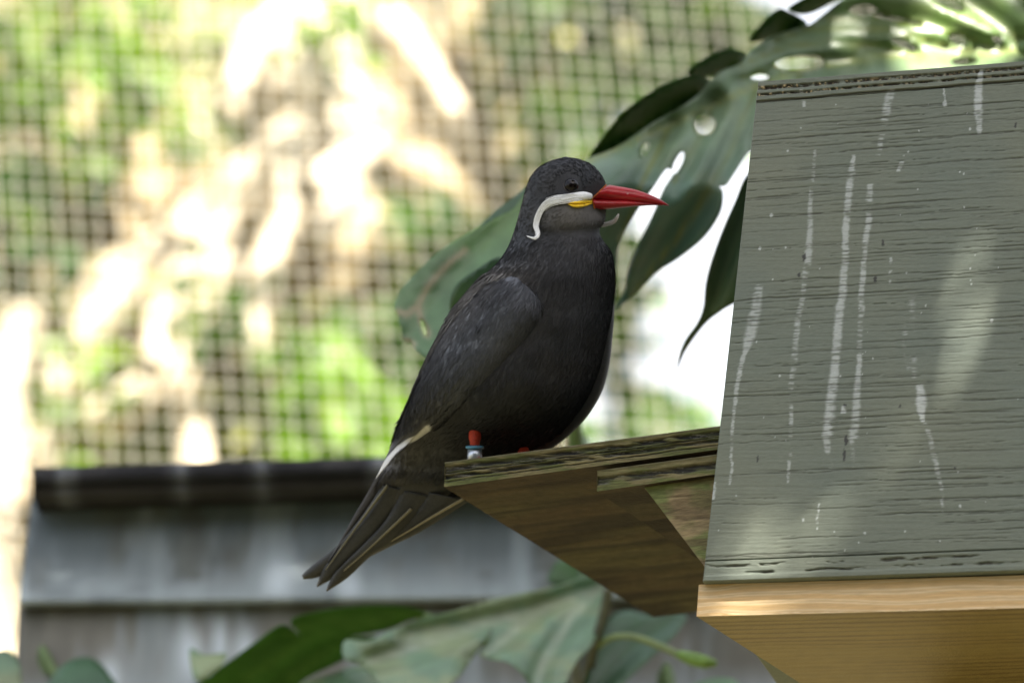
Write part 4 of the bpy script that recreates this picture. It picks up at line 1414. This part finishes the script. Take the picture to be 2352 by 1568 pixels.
for a, b in ((P(190, 1560, 3.7), P(170, 1760, 3.78)), (P(10, 1560, 3.7), P(20, 1760, 3.78)), (P(460, 1540, 3.66), P(520, 1760, 3.78)), (P(790, 1570, 3.62), P(900, 1760, 3.76)), (P(1630, 1580, 3.66), P(1500, 1780, 3.78)), (P(1430, 1550, 3.58), P(1400, 1740, 3.72)), (P(1300, 1330, 3.66), P(1340, 1700, 3.76))):
    end = np.array([0.05, 3.85, 0.9]) + np.array([0, 0, random.uniform(0, .5)])
    stalk([a, (a + b) / 2 + [0, .02, 0], b, end], [.003, .004, .005, .007], [0.12, 0.18, 0.07])

# ------------------------------------------------------------------ lap-sided box behind
lap = thing('lap_sided_box', 'weathered grey lap-sided box with black felt roof behind the tail of the bird', 'nest box', P(800, 2300, 3.95) * [1, 1, 0])
DL = 3.86


def lap_pt(u, v, off=0.0):
    return onplane(u, v, P(60, 1100, DL - off), norm([0.035, -1, 0.0]))


def siding_col(U, V, seed):
    C = np.zeros(U.shape + (3,)) + ([0.125, 0.152, 0.162] if seed == 401 else [0.15, 0.145, 0.12])
    run = fbm(U / 60.0, V / 260.0, seed, 3)
    C = mixc(C, [0.12, 0.125, 0.105], sstep(0.45, 0.7, fbm(U / 90.0, V / 130.0, seed + 3, 3)) * 0.7)
    C = mixc(C, [0.30, 0.35, 0.37], sstep(0.56, 0.74, run) * 0.6)
    C = mixc(C, [0.08, 0.075, 0.055], sstep(0.58, 0.74, fbm(U / 75.0 + 7, V / 120.0, seed + 6, 3)) * 0.5)
    return C


def lap_board(tl, tr, br, bl, kick, seed):
    """siding board: top tucked in, lower edge standing proud"""
    nu, nv = 120, 24
    s, t = np.meshgrid(np.linspace(0, 1, nu + 1), np.linspace(0, 1, nv + 1))
    U = (tl[0] * (1 - s) + tr[0] * s) * (1 - t) + (bl[0] * (1 - s) + br[0] * s) * t
    V = (tl[1] * (1 - s) + tr[1] * s) * (1 - t) + (bl[1] * (1 - s) + br[1] * s) * t
    A, B, C_, D_ = lap_pt(*tl), lap_pt(*tr), lap_pt(*br, kick), lap_pt(*bl, kick)
    X = ((A * (1 - s)[..., None] + B * s[..., None]) * (1 - t)[..., None] + (D_ * (1 - s)[..., None] + C_ * s[..., None]) * t[..., None])
    C = siding_col(U, V, seed)
    C = mixc(C, [0.36, 0.42, 0.45], sstep(0.55, 1.0, t) * sstep(0.3, 0.6, fbm(U / 130.0, V / 60.0, seed + 13, 3) + .12) * 0.85)  # lower part painted paler to give the light gradient under the eave
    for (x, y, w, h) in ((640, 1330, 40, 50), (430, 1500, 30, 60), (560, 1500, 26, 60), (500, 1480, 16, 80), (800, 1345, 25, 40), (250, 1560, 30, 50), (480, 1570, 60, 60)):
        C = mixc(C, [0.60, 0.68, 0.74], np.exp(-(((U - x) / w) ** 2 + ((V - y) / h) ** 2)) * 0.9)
    V3 = X.reshape(-1, 3); n = len(V3)
    back = V3 + np.array([0, 0.014, 0])
    g = grid_faces(nu, nv)
    rim = list(range(nu + 1)) + [j * (nu + 1) + nu for j in range(1, nv + 1)] + [nv * (nu + 1) + i for i in range(nu - 1, -1, -1)] + [j * (nu + 1) for j in range(nv - 1, 0, -1)]
    rim = np.array(rim); k = np.arange(len(rim))
    F = np.concatenate([g[:, ::-1], g + n, np.stack([rim[k], rim[(k + 1) % len(rim)], rim[(k + 1) % len(rim)] + n, rim[k] + n], -1)])
    cc = C.reshape(-1, 3)
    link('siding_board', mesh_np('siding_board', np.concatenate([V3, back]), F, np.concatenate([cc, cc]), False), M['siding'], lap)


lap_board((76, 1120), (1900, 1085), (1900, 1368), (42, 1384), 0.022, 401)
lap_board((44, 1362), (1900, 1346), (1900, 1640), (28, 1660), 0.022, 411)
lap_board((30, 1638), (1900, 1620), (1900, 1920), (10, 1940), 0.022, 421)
# body of the box behind the boards, and its roof
q = [lap_pt(80, 1112, -0.016), lap_pt(1890, 1076, -0.016), lap_pt(1890, 1905, -0.016), lap_pt(20, 1930, -0.016)]
V, F = prism(q, (0, 0.14, 0))
link('carcass', mesh_np('carcass', V, F, np.tile([0.09, 0.085, 0.07], (len(V), 1)), False), M['siding'], lap)
for nm, (pv0, pv1, off, dep, colr) in {'roof': (1074, 1112, 0.066, 0.26, [0.014, 0.014, 0.016]), 'drip_edge': (1113, 1138, 0.058, 0.05, [0.030, 0.027, 0.024])}.items():
    nn = 80
    uu = np.linspace(74, 1905, nn + 1)
    sag = 5 * (fbm(uu / 160.0, uu * 0, 431, 3) - .5)
    top = np.array([lap_pt(u, pv0 - (u - 74) * 0.031 + (s_ if nm == 'roof' else 0), off) for u, s_ in zip(uu, sag)])
    bot = np.array([lap_pt(u, pv1 - (u - 74) * 0.030, off) for u in uu])
    V = np.concatenate([top, bot, top + [0, dep, 0], bot + [0, dep, 0]]); m = nn + 1
    k = np.arange(nn)
    F = [np.stack([k, k + 1, m + k + 1, m + k], -1)[:, ::-1], np.stack([k, k + 1, 2 * m + k + 1, 2 * m + k], -1), np.stack([m + k, m + k + 1, 3 * m + k + 1, 3 * m + k], -1)[:, ::-1],
         np.stack([2 * m + k, 2 * m + k + 1, 3 * m + k + 1, 3 * m + k], -1), np.array([[0, m, 3 * m, 2 * m], [nn, 2 * m + nn, 3 * m + nn, m + nn]])]
    C = np.zeros((len(V), 3)) + colr
    sp = np.zeros(m)
    for x in (150, 415, 870, 600, 1000):
        sp = np.maximum(sp, np.exp(-((uu - x) / 18.0) ** 2))
    C = mixc(C, [0.32, 0.34, 0.36], np.tile(sp * (0.4 if nm == 'roof' else .3), 4))
    link(nm, mesh_np(nm, V, np.concatenate(F), C, False), M['rubber'], lap)
for x in (0.25, 0.75):
    q0 = lap_pt(80 + 1800 * x, 1915, -0.06)
    V, F = prism([(q0[0] - .04, q0[1] - .03, -.05), (q0[0] + .04, q0[1] - .03, -.05), (q0[0] + .04, q0[1] + .05, -.05), (q0[0] - .04, q0[1] + .05, -.05)], (0, 0, q0[2] + .05))
    link('post', mesh_np('post', V, F, np.tile([0.2, 0.16, 0.1], (len(V), 1)), False), M['rawwood'], lap)

# ------------------------------------------------------------------ aviary mesh
net = thing('wire_mesh_fence', 'pale galvanised wire mesh of small squares stretched behind the boxes', 'fence', (0, 4.2, 0))
PITCHW = 0.0230
NY = 4.58
rr = np.random.default_rng(11)


def wire_path(kind, c):
    # the sheet sags: it is skewed a little and slightly wavy
    out = []
    if kind == 'v':
        for z in np.linspace(1.9, 4.05, 10):
            out.append((c - 0.085 * (z - 2.9), z))
    else:
        for x in np.linspace(-1.35, 1.35, 12):
            out.append((x, c - 0.055 * x))
    q = np.array(out)
    y = NY + 0.03 * (q[:, 1] - 2.9) + 0.02 * (fbm(q[:, 0] * 1.5, q[:, 1] * 1.5, 441, 2) - .5)
    x = q[:, 0] + 0.010 * (fbm(q[:, 1] * 2, q[:, 0] * 0.7, 442, 2) - .5)
    z = q[:, 1] + 0.014 * (fbm(q[:, 0] * 2, q[:, 1] * 0.7, 443, 2) - .5)
    return np.stack([x, y, z], -1)


nw = 0
rest = MB()
for kind, lo, hi in (('v', -1.3, 1.3), ('h', 1.95, 4.0)):
    c = lo
    while c < hi:
        p = wire_path(kind, c)
        V, F = tube(p, 0.00046, 5)
        u, v, d = topix(np.stack([np.interp(np.linspace(0, 1, 40), np.linspace(0, 1, len(p)), p[:, k]) for k in range(3)], -1))
        if ((u > 0) & (u < 2352) & (v > 0) & (v < 1568)).any():
            link('wire', mesh_np('wire', V, F, np.tile([0.42, 0.40, 0.34], (len(V), 1))), M['wire'], net); nw += 1
        else:
            rest.add(V, F, [0.42, 0.40, 0.34])
        c += PITCHW
link('outer_mesh', rest.mesh('outer_mesh'), M['wire'], net, 'stuff')
for x in (-1.36, 1.36):
    V, F = prism([(x - .03, NY - .03, -.05), (x + .03, NY - .03, -.05), (x + .03, NY + .03, -.05), (x - .03, NY + .03, -.05)], (0, 0, 4.15))
    link('post', mesh_np('post', V, F, np.tile([0.16, 0.13, 0.09], (len(V), 1)), False), M['rawwood'], net)
for z in (1.88, 4.06):
    V, F = prism([(-1.33, NY - .025 + (z - 2.9) * .03, z - .025), (1.33, NY - .025 + (z - 2.9) * .03, z - .025), (1.33, NY + .025 + (z - 2.9) * .03, z - .025), (-1.33, NY + .025 + (z - 2.9) * .03, z - .025)], (0, 0, .05))
    link('rail', mesh_np('rail', V, F, np.tile([0.16, 0.13, 0.09], (len(V), 1)), False), M['rawwood'], net)

# ------------------------------------------------------------------ root tree on the bank
def bark_col(V, seed, c0, c1):
    return np.asarray(c0) * (1 - fbm(V[:, 0] * 14, V[:, 2] * 5, seed, 3))[:, None] + np.asarray(c1) * fbm(V[:, 0] * 14, V[:, 2] * 5, seed, 3)[:, None]


fig = thing('fig_tree', 'pale-barked tree with splayed hanging roots on the bank behind the mesh', 'tree', bank_point(700, 2300, .3) * [1, 1, 0])


def bpath(pts, off):
    n = len(pts)
    return crom([bank_point(u, v, o) for (u, v), o in zip(pts, np.broadcast_to(off, (n,)))], 7, False)


def limb(name, pts, off, rads, seed):
    q = bpath(pts, off)
    r = np.interp(np.linspace(0, 1, len(q)), np.linspace(0, 1, len(rads)), rads)
    r = r * (0.85 + 0.3 * vnoise(np.arange(len(q)) / 2.5, np.zeros(len(q)), seed))
    V, F = tube(q, r, 12)
    return link(name, mesh_np(name, V, F, bark_col(V, seed, [0.62, 0.54, 0.41], [0.46, 0.37, 0.25])), M['bark'], fig)


limb('trunk', [(860, -600), (830, -250), (780, -40), (730, 120), (690, 260)], [.9, .7, .5, .45, .4], [.20, .17, .14, .12, .10], 451)
limb('root', [(700, 240), (640, 360), (560, 470), (470, 560), (390, 700), (350, 840)], .35, [.075, .06, .05, .05, .045, .04], 452)
limb('root', [(690, 260), (680, 400), (650, 520), (600, 660), (570, 820)], .38, [.07, .055, .045, .04, .03], 453)
limb('root', [(660, 330), (520, 430), (420, 520), (300, 640), (200, 780), (110, 930), (80, 1100)], .3, [.05, .045, .045, .04, .05, .05, .05], 454)
limb('root', [(740, 200), (800, 300), (790, 420), (740, 560)], .42, [.09, .06, .045, .03], 455)
limb('root', [(620, 400), (500, 600), (420, 760), (330, 900), (210, 980)], .3, [.04, .05, .05, .05, .05], 456)
limb('root', [(860, 330), (800, 380), (720, 430)], .45, [.03, .04, .04], 457)
limb('branch', [(760, 60), (640, 60), (560, 150), (530, 260)], .5, [.08, .06, .04, .03], 458)
limb('branch', [(790, -20), (900, 60), (1000, 180), (1080, 330)], .45, [.06, .04, .03, .02], 459)
limb('root', [(60, 700), (30, 800), (0, 900), (20, 1050), (-20, 1300), (-10, 1560)], .5, [.05, .05, .05, .045, .05, .05], 460)
limb('root', [(390, 700), (420, 860), (440, 1000), (460, 1150)], .3, [.03, .03, .035, .035], 461)


# ------------------------------------------------------------------ shrubs on the bank
def leaf_quads(centres, size, r, up=0.3):
    """kite leaves, folded along the midrib: 6 vertices each"""
    n = len(centres)
    d = r.normal(0, 1, (n, 3)); d[:, 2] -= 0.2; d /= np.linalg.norm(d, axis=1)[:, None]
    w = r.normal(0, 1, (n, 3)); w = w - (w * d).sum(1)[:, None] * d; w /= np.linalg.norm(w, axis=1)[:, None]
    nn = np.cross(d, w)
    L = (size * r.uniform(.7, 1.3, n))[:, None]; W = L * r.uniform(.22, .34, n)[:, None]
    a = centres - d * L * .5; b = centres + d * L * .5 - nn * L * .1
    m0 = centres + nn * L * .03
    l1 = centres - w * W - nn * L * .05; r1 = centres + w * W - nn * L * .05
    V = np.stack([a, l1, m0, r1, b], 1).reshape(-1, 3)
    k = (np.arange(n) * 5)[:, None]
    F = np.concatenate([k + [0, 1, 2], k + [0, 2, 3], k + [1, 4, 2], k + [2, 4, 3]])
    return V, F


GREENS = [np.array([0.075, 0.14, 0.028]), np.array([0.12, 0.20, 0.032]), np.array([0.055, 0.11, 0.038]), np.array([0.035, 0.055, 0.018])]  # last tone: dark green painted to stand for shaded foliage
SHRUBS = [  # u, v, ru, rv, leaves, off, size, tone, label
    (90, 120, 170, 190, 240, .9, .10, 1, 'lime green shrub at the top of the bank behind the mesh'),
    (60, 520, 150, 190, 170, .8, .09, 2, 'bushy green shrub low on the bank beside the hanging roots'),
    (330, 120, 110, 130, 110, .9, .09, 1, 'light green sprig above the splayed roots of the pale tree'),
    (430, 330, 60, 70, 40, .8, .08, 0, 'small green sprig in the crook of the pale roots'),
    (770, 60, 60, 70, 40, 1.0, .10, 1, 'green tuft growing on the pale tree trunk'),
    (480, 735, 70, 60, 45, .9, .09, 0, 'green fern tuft between the lower pale roots'),
    (690, 830, 80, 70, 50, .8, .08, 0, 'leafy weed on the bare soil right of the roots'),
    (130, 860, 90, 120, 80, 1.0, .09, 1, 'leafy green weed in front of the lowest pale root'),
    (800, 960, 150, 120, 190, 1.4, .11, 1, 'bright green shrub above the black felt roof'),
    (930, 760, 110, 170, 160, .9, .09, 0, 'green shrub on the bank behind the torn leaf'),
    (1000, 520, 90, 90, 60, .8, .09, 2, 'dull green shrub on the bank behind the nape of the bird'),
    (1330, 330, 170, 130, 190, .9, .10, 0, 'green shrub on the bank behind the lobes of the monstera'),
    (250, 330, 140, 100, 60, .7, .08, 1, 'thin pale green shrub spread over the upper bank'),
    (1180, 60, 160, 90, 60, .7, .09, 2, 'sparse olive shrub at the bank rim'),
]
for si, (u0, v0, ru, rv, n, off, size, tone, lab) in enumerate(SHRUBS):
    r = np.random.default_rng(500 + si)
    base = bank_point(u0, v0 + rv * 1.05, 0.0)
    sh = thing('shrub', lab, 'shrub', base)
    cen = []
    ncl = max(4, n // 14)
    cl = np.stack([u0 + ru * r.normal(0, .5, ncl), v0 + rv * r.normal(0, .5, ncl), r.uniform(.15, off, ncl)], -1)
    for k in range(n):
        c = cl[r.integers(ncl)]
        q = bank_point(c[0] + r.normal(0, 18), c[1] + r.normal(0, 18), 0)
        cen.append(q - norm(ray(c[0], c[1])) * c[2] + r.normal(0, .05, 3))
    cen = np.array(cen)
    V, F = leaf_quads(cen, size, r)
    C = np.repeat(GREENS[tone] * r.uniform(.6, 1.4, n)[:, None] + np.array([.05, .03, 0]) * (r.random(n) < .12)[:, None], 5, 0)
    link('foliage', mesh_np('foliage', V, F, C, False), M['shrub'], sh, 'stuff')
    mb = MB()
    for c in cl:
        e = bank_point(c[0], c[1], c[2])
        mid = base * .5 + e * .5 + [0, -.1, 0]
        Vt, Ft = tube(crom([base, mid, e], 4, False), np.linspace(.012, .004, 9), 5)
        mb.add(Vt, Ft, [0.16, 0.12, 0.07])
    link('stem', mb.mesh('stem'), M['bark'], sh)

# trees far beyond the bank, letting the sky through on the right
FAR = [(1430, 840, 15.0, 60, 300, 150, 0, 'slim green tree far behind the breast of the bird'), (1680, 300, 17.0, 100, 120, 60, 1, 'pale green tree crown far beyond the bank rim'),
       (1500, 1030, 16.0, 200, 70, 90, 0, 'low green tree far behind the landing shelf'), (1500, 90, 14.0, 190, 150, 1500, 3, 'leafy tree crown in a shade-dark green above the monstera lobes'), (2200, 70, 13.0, 220, 110, 1500, 3, 'tree crown in a shade-dark green seen through the holes of the monstera leaf'), (2000, 500, 18.0, 200, 500, 300, 0, 'broad tree far behind the painted box')]
for fi, (u0, v0, d, ru, rv, n, tone, lab) in enumerate(FAR):
    r = np.random.default_rng(600 + fi)
    c0 = P(u0, v0, d)
    lean = {1: 1.7, 3: 1.6}.get(fi, 0.0)
    base = c0 * [1, 1, 0] + [lean, 0, 0]
    tr = thing('tree', lab, 'tree', base, 'trees beyond the bank')
    ncl = 14 if n < 1000 else 40
    cl = np.stack([u0 + ru * r.normal(0, .55, ncl), v0 + rv * r.normal(0, .55, ncl), d + r.normal(0, .5, ncl)], -1)
    cen = np.array([P(cl[k % ncl][0] + r.normal(0, 26), cl[k % ncl][1] + r.normal(0, 26), cl[k % ncl][2] + r.normal(0, .2)) for k in range(n)])
    V, F = leaf_quads(cen, .15, r)
    C = np.repeat(GREENS[tone] * r.uniform(.6, 1.4, n)[:, None], 5, 0)
    link('crown', mesh_np('crown', V, F, C, False), M['shrub'], tr, 'stuff')
    V, F = tube(crom([base, base + [.1, 0, c0[2] * .55], c0 * .5 + base * .5 + [.15 + lean * .4, 0, c0[2] * .42], c0], 4, False), np.linspace(.05, .015, 13), 8)
    link('trunk', mesh_np('trunk', V, F, bark_col(V, 470, [0.13, 0.13, 0.07], [0.09, 0.09, 0.05])), M['bark'], tr)
    for k in range(ncl):
        e = P(*cl[k])
        V, F = tube(crom([c0, (c0 + e) / 2 + [0, 0, .05], e], 4, False), np.linspace(.016, .005, 9), 5)
        link('limb', mesh_np('limb', V, F, np.tile([0.08, 0.075, 0.045], (len(V), 1))), M['bark'], tr)

# ------------------------------------------------------------------ shade trees overhead (out of the frame)
# sunlit patches on the bank: pixel centre and radius, where the crown lets the sun through
LIT = [(475, 120, 26), (310, 180, 24), (300, 290, 70), (255, 235, 34), (375, 378, 22), (700, 25, 110), (600, 50, 60), (780, 100, 50), (760, 212, 92), (545, 200, 26), (780, 452, 62), (850, 335, 20), (840, 160, 24),
       (640, 90, 50), (560, 335, 18), (450, 440, 48), (440, 525, 52), (560, 510, 44), (640, 420, 26), (700, 540, 26), (500, 480, 40), (400, 600, 44), (392, 690, 46), (352, 762, 56), (352, 842, 34), (300, 780, 30), (232, 620, 34), (200, 700, 34), (160, 792, 42), (120, 880, 38),
       (30, 792, 46), (62, 722, 40), (16, 860, 32), (240, 905, 36), (200, 965, 60), (300, 930, 26), (130, 1000, 46), (440, 985, 40), (395, 1030, 50), (690, 1005, 24), (560, 1000, 16), (0, 1150, 40), (20, 1220, 24), (1070, 235, 48), (1085, 300, 44), (1072, 350, 38), (1000, 395, 40), (955, 455, 26),
       (1238, 125, 44), (1246, 185, 26), (1310, 85, 22), (1225, 90, 30), (960, 592, 22), (905, 745, 16), (870, 795, 22), (760, 960, 30), (770, 1010, 30), (1440, 50, 20), (1450, 80, 22), (1625, 60, 26), (1630, 110, 26), (640, 560, 20), (590, 690, 16), (40, 60, 50), (120, 40, 40), (150, 300, 26), (90, 430, 22), (180, 455, 24), (60, 610, 20)]
SPECK = [(460, 275), (505, 165), (850, 335), (872, 250), (1440, 80), (960, 590), (870, 795), (895, 835), (560, 1000), (690, 1005), (850, 950), (840, 985), (1115, 160), (930, 480), (1310, 90), (1150, 70), (240, 600), (150, 680), (340, 640), (60, 300), (180, 440), (20, 420), (90, 560), (620, 860), (480, 900), (730, 700), (1020, 660), (1000, 860), (1180, 260), (1300, 250), (660, 980), (130, 120), (225, 60), (420, 60)]
rs = np.random.default_rng(77)
lq = bank_points(np.array([q[0] for q in SPECK], float), np.array([q[1] for q in SPECK], float), .30)
lq = np.concatenate([lq, lq + rs.normal(0, .02, lq.shape)])
V, F = leaf_quads(lq, .062, rs)  # pale leaf cards added to give round out-of-focus highlights
glints = link('glint_leaves', mesh_np('glint_leaves', V, F, np.repeat(np.array([0.74, 0.66, 0.48]) * rs.uniform(.75, 1.1, len(lq))[:, None], 5, 0), False), M['shrub'], None, 'stuff')
glints['label'] = 'pale leaf cards added before the bank for bright blur discs'; glints['category'] = 'leaf litter'
LITA = np.array(LIT + [(a, b, 5) for a, b in SPECK], float)
LITA[:, 2] *= 1.6


def lit_at(u, v, grow=0.0):
    d = np.hypot(u[:, None] - LITA[None, :, 0], v[:, None] - LITA[None, :, 1]) - LITA[None, :, 2] * 1.0
    return d.min(1) < grow


def to_bank(X):
    """follow the sun ray from X down to the bank, then to a pixel"""
    t = np.full(len(X), 4.0)
    for _ in range(10):
        q = X - SUN * t[:, None]
        t += (bank_y(q[:, 0], q[:, 2]) - 0.25 - q[:, 1]) / (-SUN[1]) * 0.8
    u, v, d = topix(X - SUN * t[:, None])
    return u, v


r = np.random.default_rng(71)
n = 26000
uu = r.uniform(-900, 2500, n); vv = r.uniform(-800, 1700, n)
B = bank_points(uu, vv, .25)
Xc = B + SUN * r.uniform(3.0, 4.4, n)[:, None]
u2, v2 = to_bank(Xc)
okc = ~lit_at(u2, v2, 38.0)
okc &= ~((r.random(n) < 0.06 + 0.34 * sstep(1000, 650, u2)))
# patchy thinning elsewhere keeps the shade from being even
okc &= fbm(u2 / 120.0, v2 / 120.0, 731, 3) > 0.31
ux, vx, dx = topix(Xc)
okc &= ~((vx > -120) & (ux > -300) & (ux < 2650))
Xc = Xc[okc]
tree2 = thing('shade_tree', 'tall leafy tree whose crown dapples the bank behind the mesh', 'tree', (3.6, 6.0, 0.0))
V, F = leaf_quads(Xc, .060, r)
link('crown', mesh_np('crown', V, F, np.repeat(np.array([0.07, 0.13, 0.03]) * r.uniform(.6, 1.4, len(Xc))[:, None], 5, 0), False), M['crown'], tree2, 'stuff')
cc = Xc.mean(0)
V, F = tube(crom([(3.6, 6.0, -.1), (3.5, 6.0, 3.0), (3.0, 5.9, 5.6), (1.9, cc[1], cc[2] - .3), cc], 8, False), np.linspace(.20, .06, 33), 12)
link('trunk', mesh_np('trunk', V, F, bark_col(V, 480, [0.3, 0.24, 0.16], [0.2, 0.16, 0.1])), M['bark'], tree2)
for k in range(14):
    e = Xc[r.integers(len(Xc))]
    s = cc * .75 + np.array([1.9, cc[1], cc[2] - .3]) * .25
    V, F = tube(crom([s, (s + e) / 2 + [0, 0, .15], e], 4, False), np.linspace(.04, .008, 9), 6)
    link('limb', mesh_np('limb', V, F, np.tile([0.22, 0.17, 0.11], (len(V), 1))), M['bark'], tree2)

# foreground shade tree: covers the bird, both boxes and the lower mesh; a few chinks let flecks through
FLECK = [(2218, 640, 24), (2204, 700, 26), (2192, 752, 22), (2290, 700, 12), (1956, 1110, 22), (1948, 1175, 22), (2075, 1000, 14), (1715, 1230, 26), (1735, 1290, 30), (1790, 1350, 30), (1775, 1380, 26), (2300, 850, 8), (2345, 1270, 12)]
FP = np.array([panel_pt(a, b) for a, b, _ in FLECK]); FR = np.array([c for _, _, c in FLECK]) * K * 2.85
# the right part of the holed leaf stands in the sun
for (a, b, c) in ((2330, 90, 16), (2260, 70, 12)):
    FP = np.concatenate([FP, [P(a, b, 3.42)]]); FR = np.concatenate([FR, [c * K * 3.42]])
n = 26000
uu = r.uniform(-500, 2900, n); vv = r.uniform(-250, 2200, n)
dd = np.where(r.random(n) < .55, r.uniform(2.75, 3.5, n), r.uniform(3.4, 4.35, n))
okk = ~((dd > 3.7) & (vv < 900 - 0.12 * uu))
B = PV3(uu, vv, dd)[okk]
Xf = B + SUN * r.uniform(2.5, 3.9, len(B))[:, None]
# distance to each fleck's sun ray
gap = np.zeros(len(Xf), bool)
for p, rad in zip(FP, FR):
    w = Xf - p
    al = w @ SUN
    dist = np.linalg.norm(w - al[:, None] * SUN, axis=1)
    gap |= dist < rad * 0.8 + 0.0155
# thin foliage over the right part of the holed leaf
for a, b, c, pr in ((2200, 50, 190, .97), (2340, 70, 190, .97), (2060, 50, 140, .95), (1930, 70, 80, .8)):
    w = Xf - P(a, b, 3.42)
    dist = np.linalg.norm(w - (w @ SUN)[:, None] * SUN, axis=1)
    gap |= (dist < c * K * 3.42) & (r.random(len(Xf)) < pr)
Xf = Xf[~gap]
tree1 = thing('shade_tree', 'low spreading tree whose leaves shade the bird and the painted box', 'tree', (2.4, 0.4, 0.0))
V, F = leaf_quads(Xf, .070, r)
link('crown', mesh_np('crown', V, F, np.repeat(np.array([0.07, 0.13, 0.03]) * r.uniform(.6, 1.4, len(Xf))[:, None], 5, 0), False), M['crown'], tree1, 'stuff')
cc = Xf.mean(0)
V, F = tube(crom([(2.4, 0.4, -.1), (2.35, 0.45, 2.0), (2.1, .6, 3.6), (1.6, cc[1], cc[2] - .2), cc], 8, False), np.linspace(.14, .04, 33), 12)
link('trunk', mesh_np('trunk', V, F, bark_col(V, 490, [0.3, 0.24, 0.16], [0.2, 0.16, 0.1])), M['bark'], tree1)
for k in range(14):
    e = Xf[r.integers(len(Xf))]
    s = cc * .75 + np.array([1.6, cc[1], cc[2] - .2]) * .25
    V, F = tube(crom([s, (s + e) / 2 + [0, 0, .1], e], 4, False), np.linspace(.025, .005, 9), 6)
    link('limb', mesh_np('limb', V, F, np.tile([0.22, 0.17, 0.11], (len(V), 1))), M['bark'], tree1)
# ------------------------------------------------------------------ unseen hedges added behind and beside the camera to cut low sky light
def added_hedge(label, x0, x1, y0, y1, h, seed):
    rh = np.random.default_rng(seed)
    hd = thing('added_hedge', label, 'added_hedge', ((x0 + x1) / 2, (y0 + y1) / 2, 0))
    V, F = prism([(x0 + .15, y0 + .15, -.05), (x1 - .15, y0 + .15, -.05), (x1 - .15, y1 - .15, -.05), (x0 + .15, y1 - .15, -.05)], (0, 0, h - .1))
    link('hedge_core', mesh_np('hedge_core', V, F, np.tile([0.035, 0.045, 0.02], (len(V), 1)), False), M['bark'], hd)
    nh = int(900 * ((x1 - x0) + (y1 - y0)) * h / 8)
    q = np.stack([rh.uniform(x0, x1, nh), rh.uniform(y0, y1, nh), rh.uniform(0, h, nh)], -1)
    face = rh.integers(0, 5, nh); jit = rh.normal(0, .06, nh)
    q[:, 0] = np.where(face == 0, x0 + jit, np.where(face == 1, x1 + jit, q[:, 0]))
    q[:, 1] = np.where(face == 2, y0 + jit, np.where(face == 3, y1 + jit, q[:, 1]))
    q[:, 2] = np.where(face == 4, h + jit * 2, q[:, 2])
    V, F = leaf_quads(q, .16, rh)
    link('foliage', mesh_np('foliage', V, F, np.repeat(np.array([0.05, 0.09, 0.028]) * rh.uniform(.6, 1.4, nh)[:, None], 5, 0), False), M['crown'], hd, 'stuff')


added_hedge('unseen leafy screen added behind the viewer to cut front light', -3.5, 6.0, -4.2, -3.2, 4.6, 801)
added_hedge('unseen leafy screen added on the right to cut side light', 4.6, 5.6, -3.0, 8.0, 4.6, 802)
print('wires', nw, 'crown leaves', len(Xc), len(Xf))
